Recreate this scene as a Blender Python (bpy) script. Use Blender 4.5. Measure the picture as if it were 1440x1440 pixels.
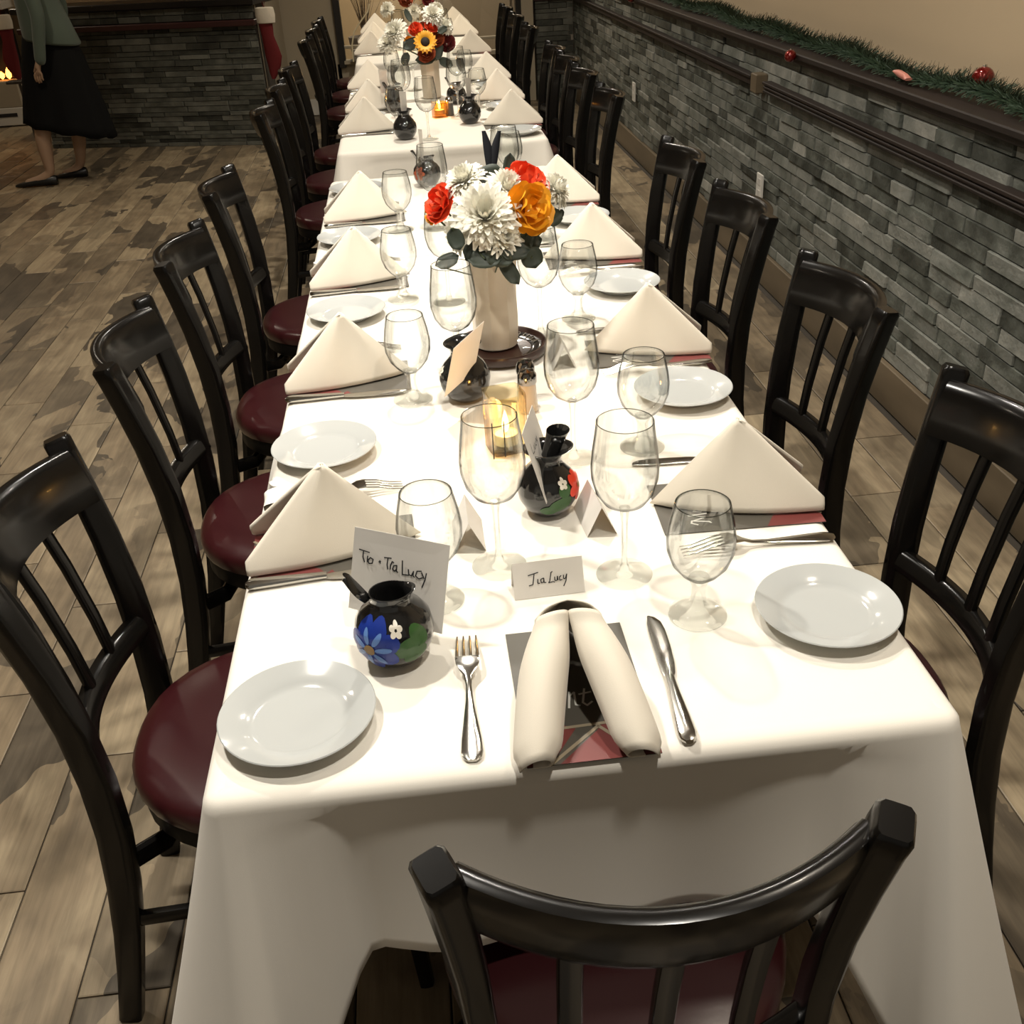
import bpy, math, random
from mathutils import Vector, Matrix
V = Vector
PI = math.pi
rnd = random.Random(11)
scene = bpy.context.scene
COL = scene.collection
for o in list(bpy.data.objects):
    bpy.data.objects.remove(o)

# ------------------------------------------------------------------ camera
AX = ((0.99316072, 0.09765652, -0.06399204), (-0.10472546, 0.50280119, -0.8580347), (-0.05161741, 0.85886796, 0.50958952))
CAMZ = 1.51
cd = bpy.data.cameras.new('camera'); cam = bpy.data.objects.new('camera', cd); COL.objects.link(cam)
m4 = Matrix(AX).to_4x4(); m4.translation = (0, 0, CAMZ); cam.matrix_world = m4
cd.sensor_width = 36; cd.lens = 36 * 1442 / 1440; cd.clip_start = .02
scene.camera = cam
def proj(p):
    d = V(p) - V((0, 0, CAMZ)); c = Matrix(AX).transposed() @ d
    if c.z > -.05: return None
    return (720 - 1442 * c.x / c.z, 720 + 1442 * c.y / c.z, -c.z)

# ------------------------------------------------------------------ world, exposure, ceiling lamps
w = bpy.data.worlds.new('room_air'); scene.world = w; w.use_nodes = True
w.node_tree.nodes['Background'].inputs[0].default_value = (1.0, .90, .76, 1)
w.node_tree.nodes['Background'].inputs[1].default_value = .17
vs = scene.view_settings
vs.view_transform = 'Standard'; vs.look = 'None'; vs.gamma = 1; vs.use_curve_mapping = False; vs.exposure = 0.22
CEIL = 2.7
LAMPS = [  # x, y, watts, colour
    (.05, 2.45, 23, (1, .94, .84)), (-.70, 1.45, 24, (1, .94, .84)), (.85, 2.9, 9, (1, .92, .8)), (.40, .35, 13, (1, .94, .84)),
    (.12, 4.9, 22, (1, .92, .80)), (.12, 7.4, 20, (1, .90, .74)),
    (1.05, 1.2, 5, (1, .88, .72)), (1.05, 6.5, 7, (1, .88, .72)),  # both added to brighten the stone wall, fixtures unseen
    (-2.0, 2.6, 8, (1, .88, .70)), (-2.3, 6.2, 10, (1, .88, .70)), (-3.9, 9.0, 6, (1, .84, .62)), (.35, 10.9, 60, (1, .86, .66)),  # last one added to brighten the entry beyond the window
]
for i, (x, y, p, c) in enumerate(LAMPS):
    l = bpy.data.lights.new('downlight_beam', 'AREA'); l.shape = 'DISK'; l.size = .11; l.energy = p; l.color = c; l.spread = math.radians(150)
    o = bpy.data.objects.new('downlight_beam', l); o.location = (x, y, CEIL - .012); COL.objects.link(o)

# ------------------------------------------------------------------ materials
def mat(name, col, rough=.5, metal=0, spec=.5, coat=0, trans=0, emit=None, es=0, bump=None, sheen=0):
    m = bpy.data.materials.new(name); m.use_nodes = True
    b = m.node_tree.nodes['Principled BSDF']; I = b.inputs
    I['Base Color'].default_value = (*col, 1); I['Roughness'].default_value = rough; I['Metallic'].default_value = metal
    I['Specular IOR Level'].default_value = spec; I['Coat Weight'].default_value = coat; I['Transmission Weight'].default_value = trans
    I['Sheen Weight'].default_value = sheen
    if emit: I['Emission Color'].default_value = (*emit, 1); I['Emission Strength'].default_value = es
    if bump:
        N = m.node_tree.nodes; L = m.node_tree.links
        t = N.new('ShaderNodeTexNoise'); t.inputs['Scale'].default_value = bump[0]; t.inputs['Detail'].default_value = 4
        tc = N.new('ShaderNodeTexCoord'); L.new(tc.outputs['Object'], t.inputs['Vector'])
        bp = N.new('ShaderNodeBump'); bp.inputs['Strength'].default_value = bump[1]; bp.inputs['Distance'].default_value = bump[2]
        L.new(t.outputs['Fac'], bp.inputs['Height']); L.new(bp.outputs[0], I['Normal'])
    return m
def ramp(N, stops, mode='LINEAR'):
    r = N.new('ShaderNodeValToRGB'); e = r.color_ramp.elements; r.color_ramp.interpolation = mode
    while len(e) < len(stops): e.new(.5)
    for k, (p, c) in zip(e, stops): k.position = p; k.color = (*c, 1)
    return r
def noise_mat(name, stops, scale, rough=.6, stretch=(1, 1, 1), detail=5, bump=.2, dist=.004, perobj=.6, spec=.4, distort=0.):
    """colour = ramp(noise in object space, shifted piece by piece)"""
    m = bpy.data.materials.new(name); m.use_nodes = True; N = m.node_tree.nodes; L = m.node_tree.links
    b = N['Principled BSDF']; b.inputs['Roughness'].default_value = rough; b.inputs['Specular IOR Level'].default_value = spec
    g = N.new('ShaderNodeNewGeometry'); oi = N.new('ShaderNodeObjectInfo')
    ad = N.new('ShaderNodeMath'); ad.operation = 'ADD'; L.new(oi.outputs['Random'], ad.inputs[0]); L.new(g.outputs['Random Per Island'], ad.inputs[1])
    fr = N.new('ShaderNodeMath'); fr.operation = 'FRACT'; L.new(ad.outputs[0], fr.inputs[0])
    sh = N.new('ShaderNodeVectorMath'); sh.operation = 'SCALE'; sh.inputs[0].default_value = (37, 71, 23); L.new(fr.outputs[0], sh.inputs['Scale'])
    mp = N.new('ShaderNodeMapping'); mp.inputs['Scale'].default_value = stretch; L.new(g.outputs['Position'], mp.inputs['Vector'])
    va = N.new('ShaderNodeVectorMath'); L.new(mp.outputs[0], va.inputs[0]); L.new(sh.outputs[0], va.inputs[1])
    t = N.new('ShaderNodeTexNoise'); t.inputs['Scale'].default_value = scale; t.inputs['Detail'].default_value = detail; t.inputs['Distortion'].default_value = distort
    L.new(va.outputs[0], t.inputs['Vector'])
    mx = N.new('ShaderNodeMapRange'); mx.inputs['From Min'].default_value = 0; mx.inputs['From Max'].default_value = 1
    mx.inputs['To Min'].default_value = -perobj / 2; mx.inputs['To Max'].default_value = perobj / 2; L.new(fr.outputs[0], mx.inputs['Value'])
    a2 = N.new('ShaderNodeMath'); a2.operation = 'ADD'; L.new(t.outputs['Fac'], a2.inputs[0]); L.new(mx.outputs[0], a2.inputs[1])
    r = ramp(N, stops); L.new(a2.outputs[0], r.inputs[0]); L.new(r.outputs[0], b.inputs['Base Color'])
    t2 = N.new('ShaderNodeTexNoise'); t2.inputs['Scale'].default_value = scale * 6; t2.inputs['Detail'].default_value = 4; L.new(va.outputs[0], t2.inputs['Vector'])
    bp = N.new('ShaderNodeBump'); bp.inputs['Strength'].default_value = bump; bp.inputs['Distance'].default_value = dist
    L.new(t2.outputs['Fac'], bp.inputs['Height']); L.new(bp.outputs[0], b.inputs['Normal'])
    return m
def plank_mat():
    m = bpy.data.materials.new('weathered_wood_tile'); m.use_nodes = True; N = m.node_tree.nodes; L = m.node_tree.links
    b = N['Principled BSDF']; b.inputs['Roughness'].default_value = .42; b.inputs['Specular IOR Level'].default_value = .4
    g = N.new('ShaderNodeNewGeometry'); oi = N.new('ShaderNodeObjectInfo')
    ad = N.new('ShaderNodeMath'); ad.operation = 'ADD'; L.new(oi.outputs['Random'], ad.inputs[0]); L.new(g.outputs['Random Per Island'], ad.inputs[1])
    fr = N.new('ShaderNodeMath'); fr.operation = 'FRACT'; L.new(ad.outputs[0], fr.inputs[0])
    sh = N.new('ShaderNodeVectorMath'); sh.operation = 'SCALE'; sh.inputs[0].default_value = (37, 71, 23); L.new(fr.outputs[0], sh.inputs['Scale'])
    va = N.new('ShaderNodeVectorMath'); L.new(g.outputs['Position'], va.inputs[0]); L.new(sh.outputs[0], va.inputs[1])
    def noise(st, sc, det, dis, rgh=.5):
        mp = N.new('ShaderNodeMapping'); mp.inputs['Scale'].default_value = st; L.new(va.outputs[0], mp.inputs['Vector'])
        t = N.new('ShaderNodeTexNoise'); t.inputs['Scale'].default_value = sc; t.inputs['Detail'].default_value = det; t.inputs['Distortion'].default_value = dis
        t.inputs['Roughness'].default_value = rgh; L.new(mp.outputs[0], t.inputs['Vector']); return t
    fine = noise((1, .06, 1), 60, 5, .3, .65); mid = noise((1, .5, 1), 12, 3, .6); wob = noise((1, .6, 1), 5, 3, .8)
    ws_ = N.new('ShaderNodeVectorMath'); ws_.operation = 'SCALE'; ws_.inputs['Scale'].default_value = .30; L.new(wob.outputs['Color'], ws_.inputs[0])
    mpv = N.new('ShaderNodeMapping'); mpv.inputs['Scale'].default_value = (1.0, .42, 0); mpv.inputs['Rotation'].default_value = (0, 0, .5)
    L.new(va.outputs[0], mpv.inputs['Vector']); av = N.new('ShaderNodeVectorMath'); L.new(mpv.outputs[0], av.inputs[0]); L.new(ws_.outputs[0], av.inputs[1])
    vo = N.new('ShaderNodeTexVoronoi'); vo.inputs['Scale'].default_value = 5.2; vo.inputs['Randomness'].default_value = 1; L.new(av.outputs[0], vo.inputs['Vector'])
    sc = N.new('ShaderNodeSeparateColor'); L.new(vo.outputs['Color'], sc.inputs[0])
    r1 = ramp(N, [(.0, (1, 1, 1)), (.16, (.75, .75, .75)), (.26, (.38, .38, .38)), (.42, (.12, .12, .12)), (.60, (0, 0, 0))], 'CONSTANT'); L.new(sc.outputs[0], r1.inputs[0])
    ml = ramp(N, [(.15, (.15, .115, .075)), (.45, (.235, .18, .115)), (.7, (.34, .27, .175))])
    a = N.new('ShaderNodeMath'); a.operation = 'MULTIPLY_ADD'; a.inputs[1].default_value = .42; L.new(fr.outputs[0], a.inputs[0]); 
    s = N.new('ShaderNodeMath'); s.operation = 'SUBTRACT'; s.inputs[1].default_value = .2; L.new(mid.outputs['Fac'], s.inputs[0]); L.new(s.outputs[0], a.inputs[2])
    L.new(a.outputs[0], ml.inputs[0])
    dk = ramp(N, [(.3, (.06, .048, .034)), (.7, (.115, .092, .064))]); L.new(mid.outputs['Fac'], dk.inputs[0])
    mx = N.new('ShaderNodeMix'); mx.data_type = 'RGBA'; L.new(r1.outputs[0], mx.inputs[0]); L.new(ml.outputs[0], mx.inputs[6]); L.new(dk.outputs[0], mx.inputs[7])
    fm = ramp(N, [(.3, (.72, .72, .72)), (.7, (1.15, 1.15, 1.15))]); L.new(fine.outputs['Fac'], fm.inputs[0])
    mu = N.new('ShaderNodeMix'); mu.data_type = 'RGBA'; mu.blend_type = 'MULTIPLY'; mu.inputs[0].default_value = 1
    L.new(mx.outputs[2], mu.inputs[6]); L.new(fm.outputs[0], mu.inputs[7]); L.new(mu.outputs[2], b.inputs['Base Color'])
    bp = N.new('ShaderNodeBump'); bp.inputs['Strength'].default_value = .25; bp.inputs['Distance'].default_value = .001
    L.new(fine.outputs['Fac'], bp.inputs['Height']); L.new(bp.outputs[0], b.inputs['Normal'])
    return m
def glass_mat(name='clear_glass', tint=(.985, .99, .985), edge=(.16, .17, .16)):
    m = bpy.data.materials.new(name); m.use_nodes = True; N = m.node_tree.nodes; L = m.node_tree.links; N.clear()
    out = N.new('ShaderNodeOutputMaterial'); tr = N.new('ShaderNodeBsdfTransparent'); gl = N.new('ShaderNodeBsdfGlossy'); gl.inputs['Roughness'].default_value = .01
    lw = N.new('ShaderNodeLayerWeight'); lw.inputs['Blend'].default_value = .5
    r = ramp(N, [(0, tint), (.66, tint), (.90, edge)]); L.new(lw.outputs['Facing'], r.inputs[0]); L.new(r.outputs[0], tr.inputs[0])  # dark outline of refraction put into the colour at grazing angles
    fr = N.new('ShaderNodeFresnel'); fr.inputs['IOR'].default_value = 1.45
    mn = N.new('ShaderNodeMath'); mn.operation = 'MINIMUM'; mn.inputs[1].default_value = .30; L.new(fr.outputs[0], mn.inputs[0])
    mx = N.new('ShaderNodeMixShader'); L.new(mn.outputs[0], mx.inputs[0]); L.new(tr.outputs[0], mx.inputs[1]); L.new(gl.outputs[0], mx.inputs[2])
    L.new(mx.outputs[0], out.inputs[0]); return m
def solid_glass(name='solid_glass'):
    m = bpy.data.materials.new(name); m.use_nodes = True; N = m.node_tree.nodes; L = m.node_tree.links; N.clear()
    out = N.new('ShaderNodeOutputMaterial'); tr = N.new('ShaderNodeBsdfTransparent'); tr.inputs[0].default_value = (.95, .96, .95, 1)
    gl = N.new('ShaderNodeBsdfGlass'); gl.inputs['IOR'].default_value = 1.45; gl.inputs['Roughness'].default_value = .0
    mx = N.new('ShaderNodeMixShader'); mx.inputs[0].default_value = .32; L.new(tr.outputs[0], mx.inputs[1]); L.new(gl.outputs[0], mx.inputs[2])
    L.new(mx.outputs[0], out.inputs[0]); return m
def cloth_mat(name, col, rough=.9, s=900, st=.12):
    m = mat(name, col, rough, sheen=.15, spec=.2)
    N = m.node_tree.nodes; L = m.node_tree.links; b = N['Principled BSDF']
    tc = N.new('ShaderNodeTexCoord'); wv = N.new('ShaderNodeTexNoise'); wv.inputs['Scale'].default_value = s
    L.new(tc.outputs['Object'], wv.inputs['Vector']); bp = N.new('ShaderNodeBump'); bp.inputs['Strength'].default_value = st; bp.inputs['Distance'].default_value = .0006
    L.new(wv.outputs['Fac'], bp.inputs['Height']); L.new(bp.outputs[0], b.inputs['Normal']); return m

BLACK = mat('black_lacquered_wood', (.0045, .004, .0035), .22, spec=.28, coat=.05, bump=(60, .04, .001))
BLACKR = mat('black_wood_dull', (.006, .0055, .005), .6, spec=.1)
VINYL = mat('burgundy_vinyl', (.030, .0048, .006), .30, bump=(240, .15, .0006))
CLOTH = cloth_mat('white_tablecloth', (.84, .80, .72))
NAP = cloth_mat('ivory_napkin', (.78, .72, .61), st=.2)
CHINA = mat('white_china', (.47, .485, .475), .12, coat=.3)
STEEL = mat('polished_steel', (.46, .45, .42), .17, 1)
GLASS = glass_mat(); RIM = glass_mat('rim_glass', (.55, .56, .54), (.25, .26, .25)); SOLID = solid_glass()  # rim tint darkened in place of the line refraction gives
CARD = mat('white_card', (.72, .69, .64), .8)
CREAMCARD = mat('cream_card', (.74, .66, .50), .8)
INK = mat('black_ink', (.01, .01, .012), .6)
CLAY = mat('black_glazed_clay', (.012, .012, .012), .13, coat=.6)
CERAM = mat('ivory_ceramic', (.66, .58, .46), .3, coat=.3)
WHITEP = mat('white_petal', (.84, .82, .72), .8, spec=.15)
ORANGE = mat('orange_red_petal', (.80, .085, .025), .55)
DARKRED = mat('burgundy_petal', (.17, .02, .02), .6)
RUST = mat('rust_petal', (.30, .06, .02), .6)
AMBER = mat('amber_petal', (.85, .40, .015), .55)
LEAF = mat('eucalyptus_leaf', (.035, .048, .034), .55, bump=(40, .2, .001))
DLEAF = mat('dark_blue_feather', (.002, .003, .006), .6, spec=.2)
STEM = mat('green_stem', (.05, .07, .025), .6)
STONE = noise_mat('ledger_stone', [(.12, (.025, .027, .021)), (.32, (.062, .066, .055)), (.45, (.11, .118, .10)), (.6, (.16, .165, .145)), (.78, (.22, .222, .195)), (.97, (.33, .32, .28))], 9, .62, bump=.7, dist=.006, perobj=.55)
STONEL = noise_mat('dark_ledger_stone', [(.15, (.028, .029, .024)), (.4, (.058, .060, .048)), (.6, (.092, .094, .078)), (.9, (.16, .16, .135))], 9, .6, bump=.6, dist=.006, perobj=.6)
PLANK = plank_mat()
GROUT = mat('dark_grout', (.045, .037, .028), .9)
DKWOOD = noise_mat('dark_walnut_trim', [(.3, (.008, .0048, .0032)), (.7, (.020, .011, .0075))], 8, .6, (1, .12, 1), bump=.2, dist=.001, perobj=.1)
MAROON = mat('maroon_trim', (.035, .009, .008), .45)
TANWOOD = noise_mat('tan_baseboard_tile', [(.3, (.09, .068, .042)), (.7, (.17, .13, .082))], 7, .45, (1, .2, 1), bump=.1, dist=.001, perobj=.3)
WALL = mat('warm_beige_paint', (.40, .31, .20), .85, bump=(90, .06, .001))
CREAMW = mat('cream_paint', (.36, .31, .23), .8, bump=(90, .06, .001))
CEILM = mat('ceiling_paint', (.42, .36, .28), .9)
WHITEPT = mat('white_painted_metal', (.62, .60, .55), .45)
WAX = mat('white_wax', (.85, .78, .62), .5)
FLAME = mat('candle_flame', (1, .6, .2), .5, emit=(1, .66, .26), es=14)
ALU = mat('tealight_cup', (.7, .7, .7), .3, 1)
CHROME = mat('dark_chrome_cap', (.25, .24, .23), .12, 1)
RED = mat('red_felt', (.11, .0025, .0035), .85)
FUR = mat('white_fleece', (.62, .56, .46), .95, bump=(180, .6, .004))
REDORN = mat('red_glass_ornament', (.16, .006, .005), .12, metal=.5, coat=.6)
GREEN = mat('dark_green_needles', (.014, .034, .014), .7)

# ------------------------------------------------------------------ mesh building
class G:
    def __init__(s): s.v = []; s.f = []
    def add(s, vs, fs):
        n = len(s.v); s.v += [tuple(p) for p in vs]; s.f += [tuple(n + i for i in f) for f in fs]
    def grid(s, rows, cu=False, cv=False):
        R_, C_ = len(rows), len(rows[0]); fs = []
        for i in range(R_ if cv else R_ - 1):
            for j in range(C_ if cu else C_ - 1):
                a, b = i, (i + 1) % R_; c, d = j, (j + 1) % C_
                fs.append((a * C_ + c, a * C_ + d, b * C_ + d, b * C_ + c))
        s.add([p for r in rows for p in r], fs)
    def loft(s, rings, cap=True):
        s.grid(rings, cu=True); n = len(rings[0]); b = len(s.v) - n * len(rings)
        if cap:
            s.f.append(tuple(b + i for i in reversed(range(n)))); s.f.append(tuple(b + n * (len(rings) - 1) + i for i in range(n)))
    def lathe(s, prof, n=28, o=(0, 0, 0), cap=False, ax=None):
        rings = [[V((r * math.cos(2 * PI * k / n), r * math.sin(2 * PI * k / n), z)) for k in range(n)] for r, z in prof]
        if ax: rings = [[ax @ p for p in r] for r in rings]
        s.loft([[p + V(o) for p in r] for r in rings], cap)
    def box(s, c, d, rot=None, ch=0):
        c = V(c); hx, hy, hz = d[0] / 2, d[1] / 2, d[2] / 2
        if ch:
            k = ch
            P = [[V((sx * (hx - a), sy * (hy - a), z)) for sx, sy in ((-1, -1), (1, -1), (1, 1), (-1, 1))] for z, a in ((-hz, k), (-hz + k, 0), (hz - k, 0), (hz, k))]
            if rot: P = [[rot @ p for p in r] for r in P]
            s.loft([[p + c for p in r] for r in P]); return
        P = [V((x * hx, y * hy, z * hz)) for x in (-1, 1) for y in (-1, 1) for z in (-1, 1)]
        if rot: P = [rot @ p for p in P]
        s.add([p + c for p in P], [(0, 1, 3, 2), (4, 6, 7, 5), (0, 4, 5, 1), (2, 3, 7, 6), (0, 2, 6, 4), (1, 5, 7, 3)])
    def sweep(s, pts, ws, n=10, p=4, side=None, cap=True):
        """superellipse section along pts; ws = list of (half width along side, half height)"""
        pts = [V(q) for q in pts]; rings = []
        for i, q in enumerate(pts):
            t = (pts[min(i + 1, len(pts) - 1)] - pts[max(i - 1, 0)]).normalized()
            sd = V(side[i] if isinstance(side, list) else (side or (1, 0, 0)))
            sd = (sd - t * sd.dot(t))
            if sd.length < 1e-4: sd = t.orthogonal()
            sd.normalize(); up = t.cross(sd); a, b = ws[i] if isinstance(ws, list) else ws; r = []
            for k in range(n):
                th = 2 * PI * (k + .5) / n; c, sn = math.cos(th), math.sin(th)
                f = (abs(c) ** p + abs(sn) ** p) ** (-1 / p)
                r.append(q + sd * (a * c * f) + up * (b * sn * f))
            rings.append(r)
        s.loft(rings, cap)
    def tube(s, pts, r, n=6):
        pts = [V(q) for q in pts]; rr = r if isinstance(r, list) else [r] * len(pts)
        s.sweep(pts, [(x, x) for x in rr], n, 2, (0.13, .07, 1) if abs((pts[-1] - pts[0]).normalized().z) < .9 else (1, 0, 0))
    def mesh(s, name, m, smooth=True, ang=40):
        me = bpy.data.meshes.new(name); me.from_pydata(s.v, [], s.f); me.update()
        if m: me.materials.append(m)
        if smooth:
            me.polygons.foreach_set('use_smooth', [True] * len(me.polygons)); me.set_sharp_from_angle(angle=math.radians(ang))
        return me
    def obj(s, name, m, parent=None, loc=None, rz=0, smooth=True, ang=40):
        o = bpy.data.objects.new(name, s.mesh(name, m, smooth, ang)); COL.objects.link(o)
        if parent: o.parent = parent
        if loc: o.location = loc
        if rz: o.rotation_euler.z = rz
        return o
def tag(o, label, cat, group=None, kind=None):
    if label: o['label'] = label
    if cat: o['category'] = cat
    if group: o['group'] = group
    if kind: o['kind'] = kind
    return o
def thing(name, label, cat, loc=(0, 0, 0), rz=0, group=None):
    o = bpy.data.objects.new(name, None); COL.objects.link(o); o.location = loc; o.rotation_euler.z = rz; o.empty_display_size = .05
    return tag(o, label, cat, group)
def struct(name, g, m, parent=None, smooth=False):
    o = g.obj(name, m, parent, smooth=smooth)
    if not parent: o['kind'] = 'structure'
    return o
def dup(root, label, loc, rz=0, group=None, sc=None):
    r = root.copy(); COL.objects.link(r); r.location = loc; r.rotation_euler.z = rz
    if sc: r.scale = (sc, sc, sc)
    r['label'] = label
    if group: r['group'] = group
    for ch in list(root.children):
        c = ch.copy(); COL.objects.link(c); c.parent = r
        for gch in list(ch.children):
            d = gch.copy(); COL.objects.link(d); d.parent = c
    return r
class Kind:
    """first call places the prototype itself, later calls copy it"""
    def __init__(s, make): s.make = make; s.p = None
    def __call__(s, label, loc, rz=0, group=None, sc=None):
        if s.p is None:
            s.p = s.make(); o = s.p; o.location = loc; o.rotation_euler.z = rz; o['label'] = label
            if sc: o.scale = (sc, sc, sc)
            if group: o['group'] = group
            return o
        o = dup(s.p, label, loc, rz, group, sc)
        if not sc: o.scale = (1, 1, 1)
        return o
def clampf(x, a=0., b=1.): return max(a, min(b, x))
def sstep(a, b, x): t = clampf((x - a) / (b - a)); return t * t * (3 - 2 * t)

# ================================================================== SETTING
XW = 1.5                                # face of the stone wall
# --- floor: sub floor + planks running along the room
g = G(); g.box((-1.2, 5.3, -.02), (6.4, 13.6, .03)); floor = struct('floor', g, GROUT)
PW, PL = .1533, .92
gp = G(); a = .0022; hx, hy = PW / 2 - .0016, PL / 2 - .0016
gp.add([(-hx, -hy, -.005), (hx, -hy, -.005), (hx, hy, -.005), (-hx, hy, -.005), (-hx, -hy, -.0012), (hx, -hy, -.0012), (hx, hy, -.0012), (-hx, hy, -.0012),
        (-hx + a, -hy + a, 0), (hx - a, -hy + a, 0), (hx - a, hy - a, 0), (-hx + a, hy - a, 0)],
       [(0, 1, 5, 4), (1, 2, 6, 5), (2, 3, 7, 6), (3, 0, 4, 7), (4, 5, 9, 8), (5, 6, 10, 9), (6, 7, 11, 10), (7, 4, 8, 11), (8, 9, 10, 11)])
pm = gp.mesh('plank', PLANK, False)
cells = []
k0 = -24
for k in range(k0, 16):
    x = -.835 + PW * (k + .5)
    if x > XW + .03 or x < -4.3: continue
    off = (k * .37 % 1) * PL
    for j in range(-1, 14):
        y = j * PL + off - .6
        cells.append((x, y))
def seen(p, mrg=30):
    q = proj(p); return q is not None and -mrg < q[0] < 1440 + mrg and -mrg < q[1] < 1440 + mrg
def vis_key(x, y):
    best = 0
    for dy in (-.4, -.2, 0, .2, .4):
        q = proj((x, y + dy, 0))
        if q and -40 < q[0] < 1480 and -40 < q[1] < 1480 and not (-.28 < x < .53): best = max(best, 1 / q[2])
    return best
cells.sort(key=lambda c: -vis_key(*c))
gr = G()
for i, (x, y) in enumerate(cells):
    if i < 300:
        o = bpy.data.objects.new('plank', pm); COL.objects.link(o); o.parent = floor; o.location = (x, y, 0)
    else:
        gr.add([(px + x, py + y, pz) for px, py, pz in gp.v], gp.f)
o = gr.obj('plank_field', PLANK, floor, smooth=False); o['kind'] = 'stuff'

# --- stones
def stone_mesh(seed, m):
    r = random.Random(seed); g = G(); ny = 3
    back = [(0, -.5, -.5), (0, .5, -.5), (0, .5, .5), (0, -.5, .5)]
    c = .035
    mid = [(.75, -.5 + c * .3, -.5 + c), (.75, .5 - c * .3, -.5 + c), (.75, .5 - c * .3, .5 - c), (.75, -.5 + c * .3, .5 - c)]
    fr = [(1 + r.uniform(-.25, .2), y * (1 - 2 * c * .6), z * (1 - 3.2 * c)) for y, z in ((-.5, -.5), (.5, -.5), (.5, .5), (-.5, .5))]
    g.add(back + mid + fr, [(0, 1, 5, 4), (1, 2, 6, 5), (2, 3, 7, 6), (3, 0, 4, 7), (4, 5, 9, 8), (5, 6, 10, 9), (6, 7, 11, 10), (7, 4, 8, 11), (8, 9, 10, 11)])
    return g
STG = [stone_mesh(i, None) for i in range(7)]
STM = [g_.mesh('stone', STONE, False) for g_ in STG]
def stone_wall(parent, y0, y1, z0, z1, m, n_single, to_world, seed, lens=(.12, .36), hs=(.030, .052), name='stone', skip=lambda y, z: False):
    """stones laid in the wall's own frame: (depth, along, up); to_world maps that frame to world for the size test"""
    r = random.Random(seed); L_ = []
    z = z0
    while z < z1 - .008:
        h = min(r.uniform(*hs), z1 - z)
        if z1 - z - h < .014: h = z1 - z
        y = y0 - r.uniform(0, .1)
        while y < y1:
            l = r.uniform(*lens); a0, a1 = max(y, y0), min(y + l, y1)
            if a1 - a0 > .02 and not skip((a0 + a1) / 2, z + h / 2):
                L_.append((r.choice([.006, .008, .010, .0125, .015]) * r.uniform(.8, 1.2), a0, a1, z, h))
            y += l
        z += h
    def key(s):
        q = proj(to_world(V((0, (s[1] + s[2]) / 2, s[3] + s[4] / 2))))
        if not q or not (-20 < q[0] < 1460 and -20 < q[1] < 1460): return 0
        return (s[2] - s[1]) * s[4] / q[2] ** 2
    L_.sort(key=lambda s: -key(s)); rest = G()
    for i, (d, a0, a1, zz, h) in enumerate(L_):
        k = r.randrange(7)
        if i < n_single:
            me = STM[k]
            o = bpy.data.objects.new(name, me); COL.objects.link(o); o.parent = parent
            o.location = (0, (a0 + a1) / 2, zz + h / 2); o.scale = (d, a1 - a0 - .0015, h - .0015)
        else:
            rest.add([(d * px, (a0 + a1) / 2 + py * (a1 - a0 - .0015), zz + h / 2 + pz * (h - .0015)) for px, py, pz in STG[k].v], STG[k].f)
    o = rest.obj('stone_courses', m, parent, smooth=False); o['kind'] = 'stuff'
# right wall: substrate, stones growing towards -x
g = G(); g.box((XW + .11, 4.3, .47), (.2, 11.6, .94)); wr = struct('wall_right', g, GROUT)
holder = bpy.data.objects.new('stone_cladding', None); COL.objects.link(holder)
MR = Matrix.Translation((XW + .012, 0, 0)) @ Matrix.Rotation(PI, 4, 'Z')
holder.matrix_world = MR; holder['kind'] = 'structure'
stone_wall(holder, -9.64, 1.5, .14, .935, STONE, 300, lambda p: MR @ p, 5)
g = G(); g.box((XW + .24, 4.3, 1.82), (.14, 11.6, 1.8)); struct('wall_right_upper', g, WALL)
# ledge and chair rails (dark wood, stepped)
g = G()
for (x0, x1, z0, z1) in ((XW - .045, XW + .19, .957, .978), (XW - .03, XW + .19, .937, .958)):
    g.box(((x0 + x1) / 2, 4.3, (z0 + z1) / 2), (x1 - x0, 11.6, z1 - z0), ch=.004)
struct('trim_1', g, DKWOOD)
def rail(name, y0, y1, z, m, prof):
    g = G()
    for dx, za, zb in prof:
        g.box((XW + .005 - dx / 2, (y0 + y1) / 2, z + (za + zb) / 2), (dx, y1 - y0, zb - za), ch=.0025)
    return struct(name, g, m)
PR = ((.030, 0, .0445), (.036, .004, .014), (.036, .019, .028), (.040, .034, .046))
rail('trim_2', -1.4, 4.40, .783, DKWOOD, PR)
rail('trim_3', 4.56, 9.6, .790, DKWOOD, ((.032, 0, .031), (.042, .0295, .042)))
g = G(); g.box((XW - .022, 4.48, .812), (.05, .075, .075), ch=.004)
tag(g.obj('rail_block', TANWOOD, smooth=False), 'small pale wooden block joining the two dark chair rails on the stone wall', 'block')
g = G(); g.box((XW - .004, 4.3, .07), (.02, 11.6, .14), ch=.003); struct('baseboard_right', g, TANWOOD)
# outlet plates on the stone wall
def outlet(y, z, label):
    t = thing('wall_outlet', label, 'outlet', (XW - .022, y, z))
    g = G(); g.box((0, 0, 0), (.008, .072, .115), ch=.002); g.obj('cover_plate', WHITEPT, t)
    g = G()
    for s in (-1, 1): g.box((-.0045, 0, s * .024), (.003, .034, .028), ch=.001)
    g.obj('socket', mat('outlet_grey', (.5, .48, .44), .5), t)
outlet(4.38, .405, 'white outlet plate on the grey stone wall between the nearer chairs')
outlet(7.0, .42, 'small pale outlet plate on the stone wall near its far corner')

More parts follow.
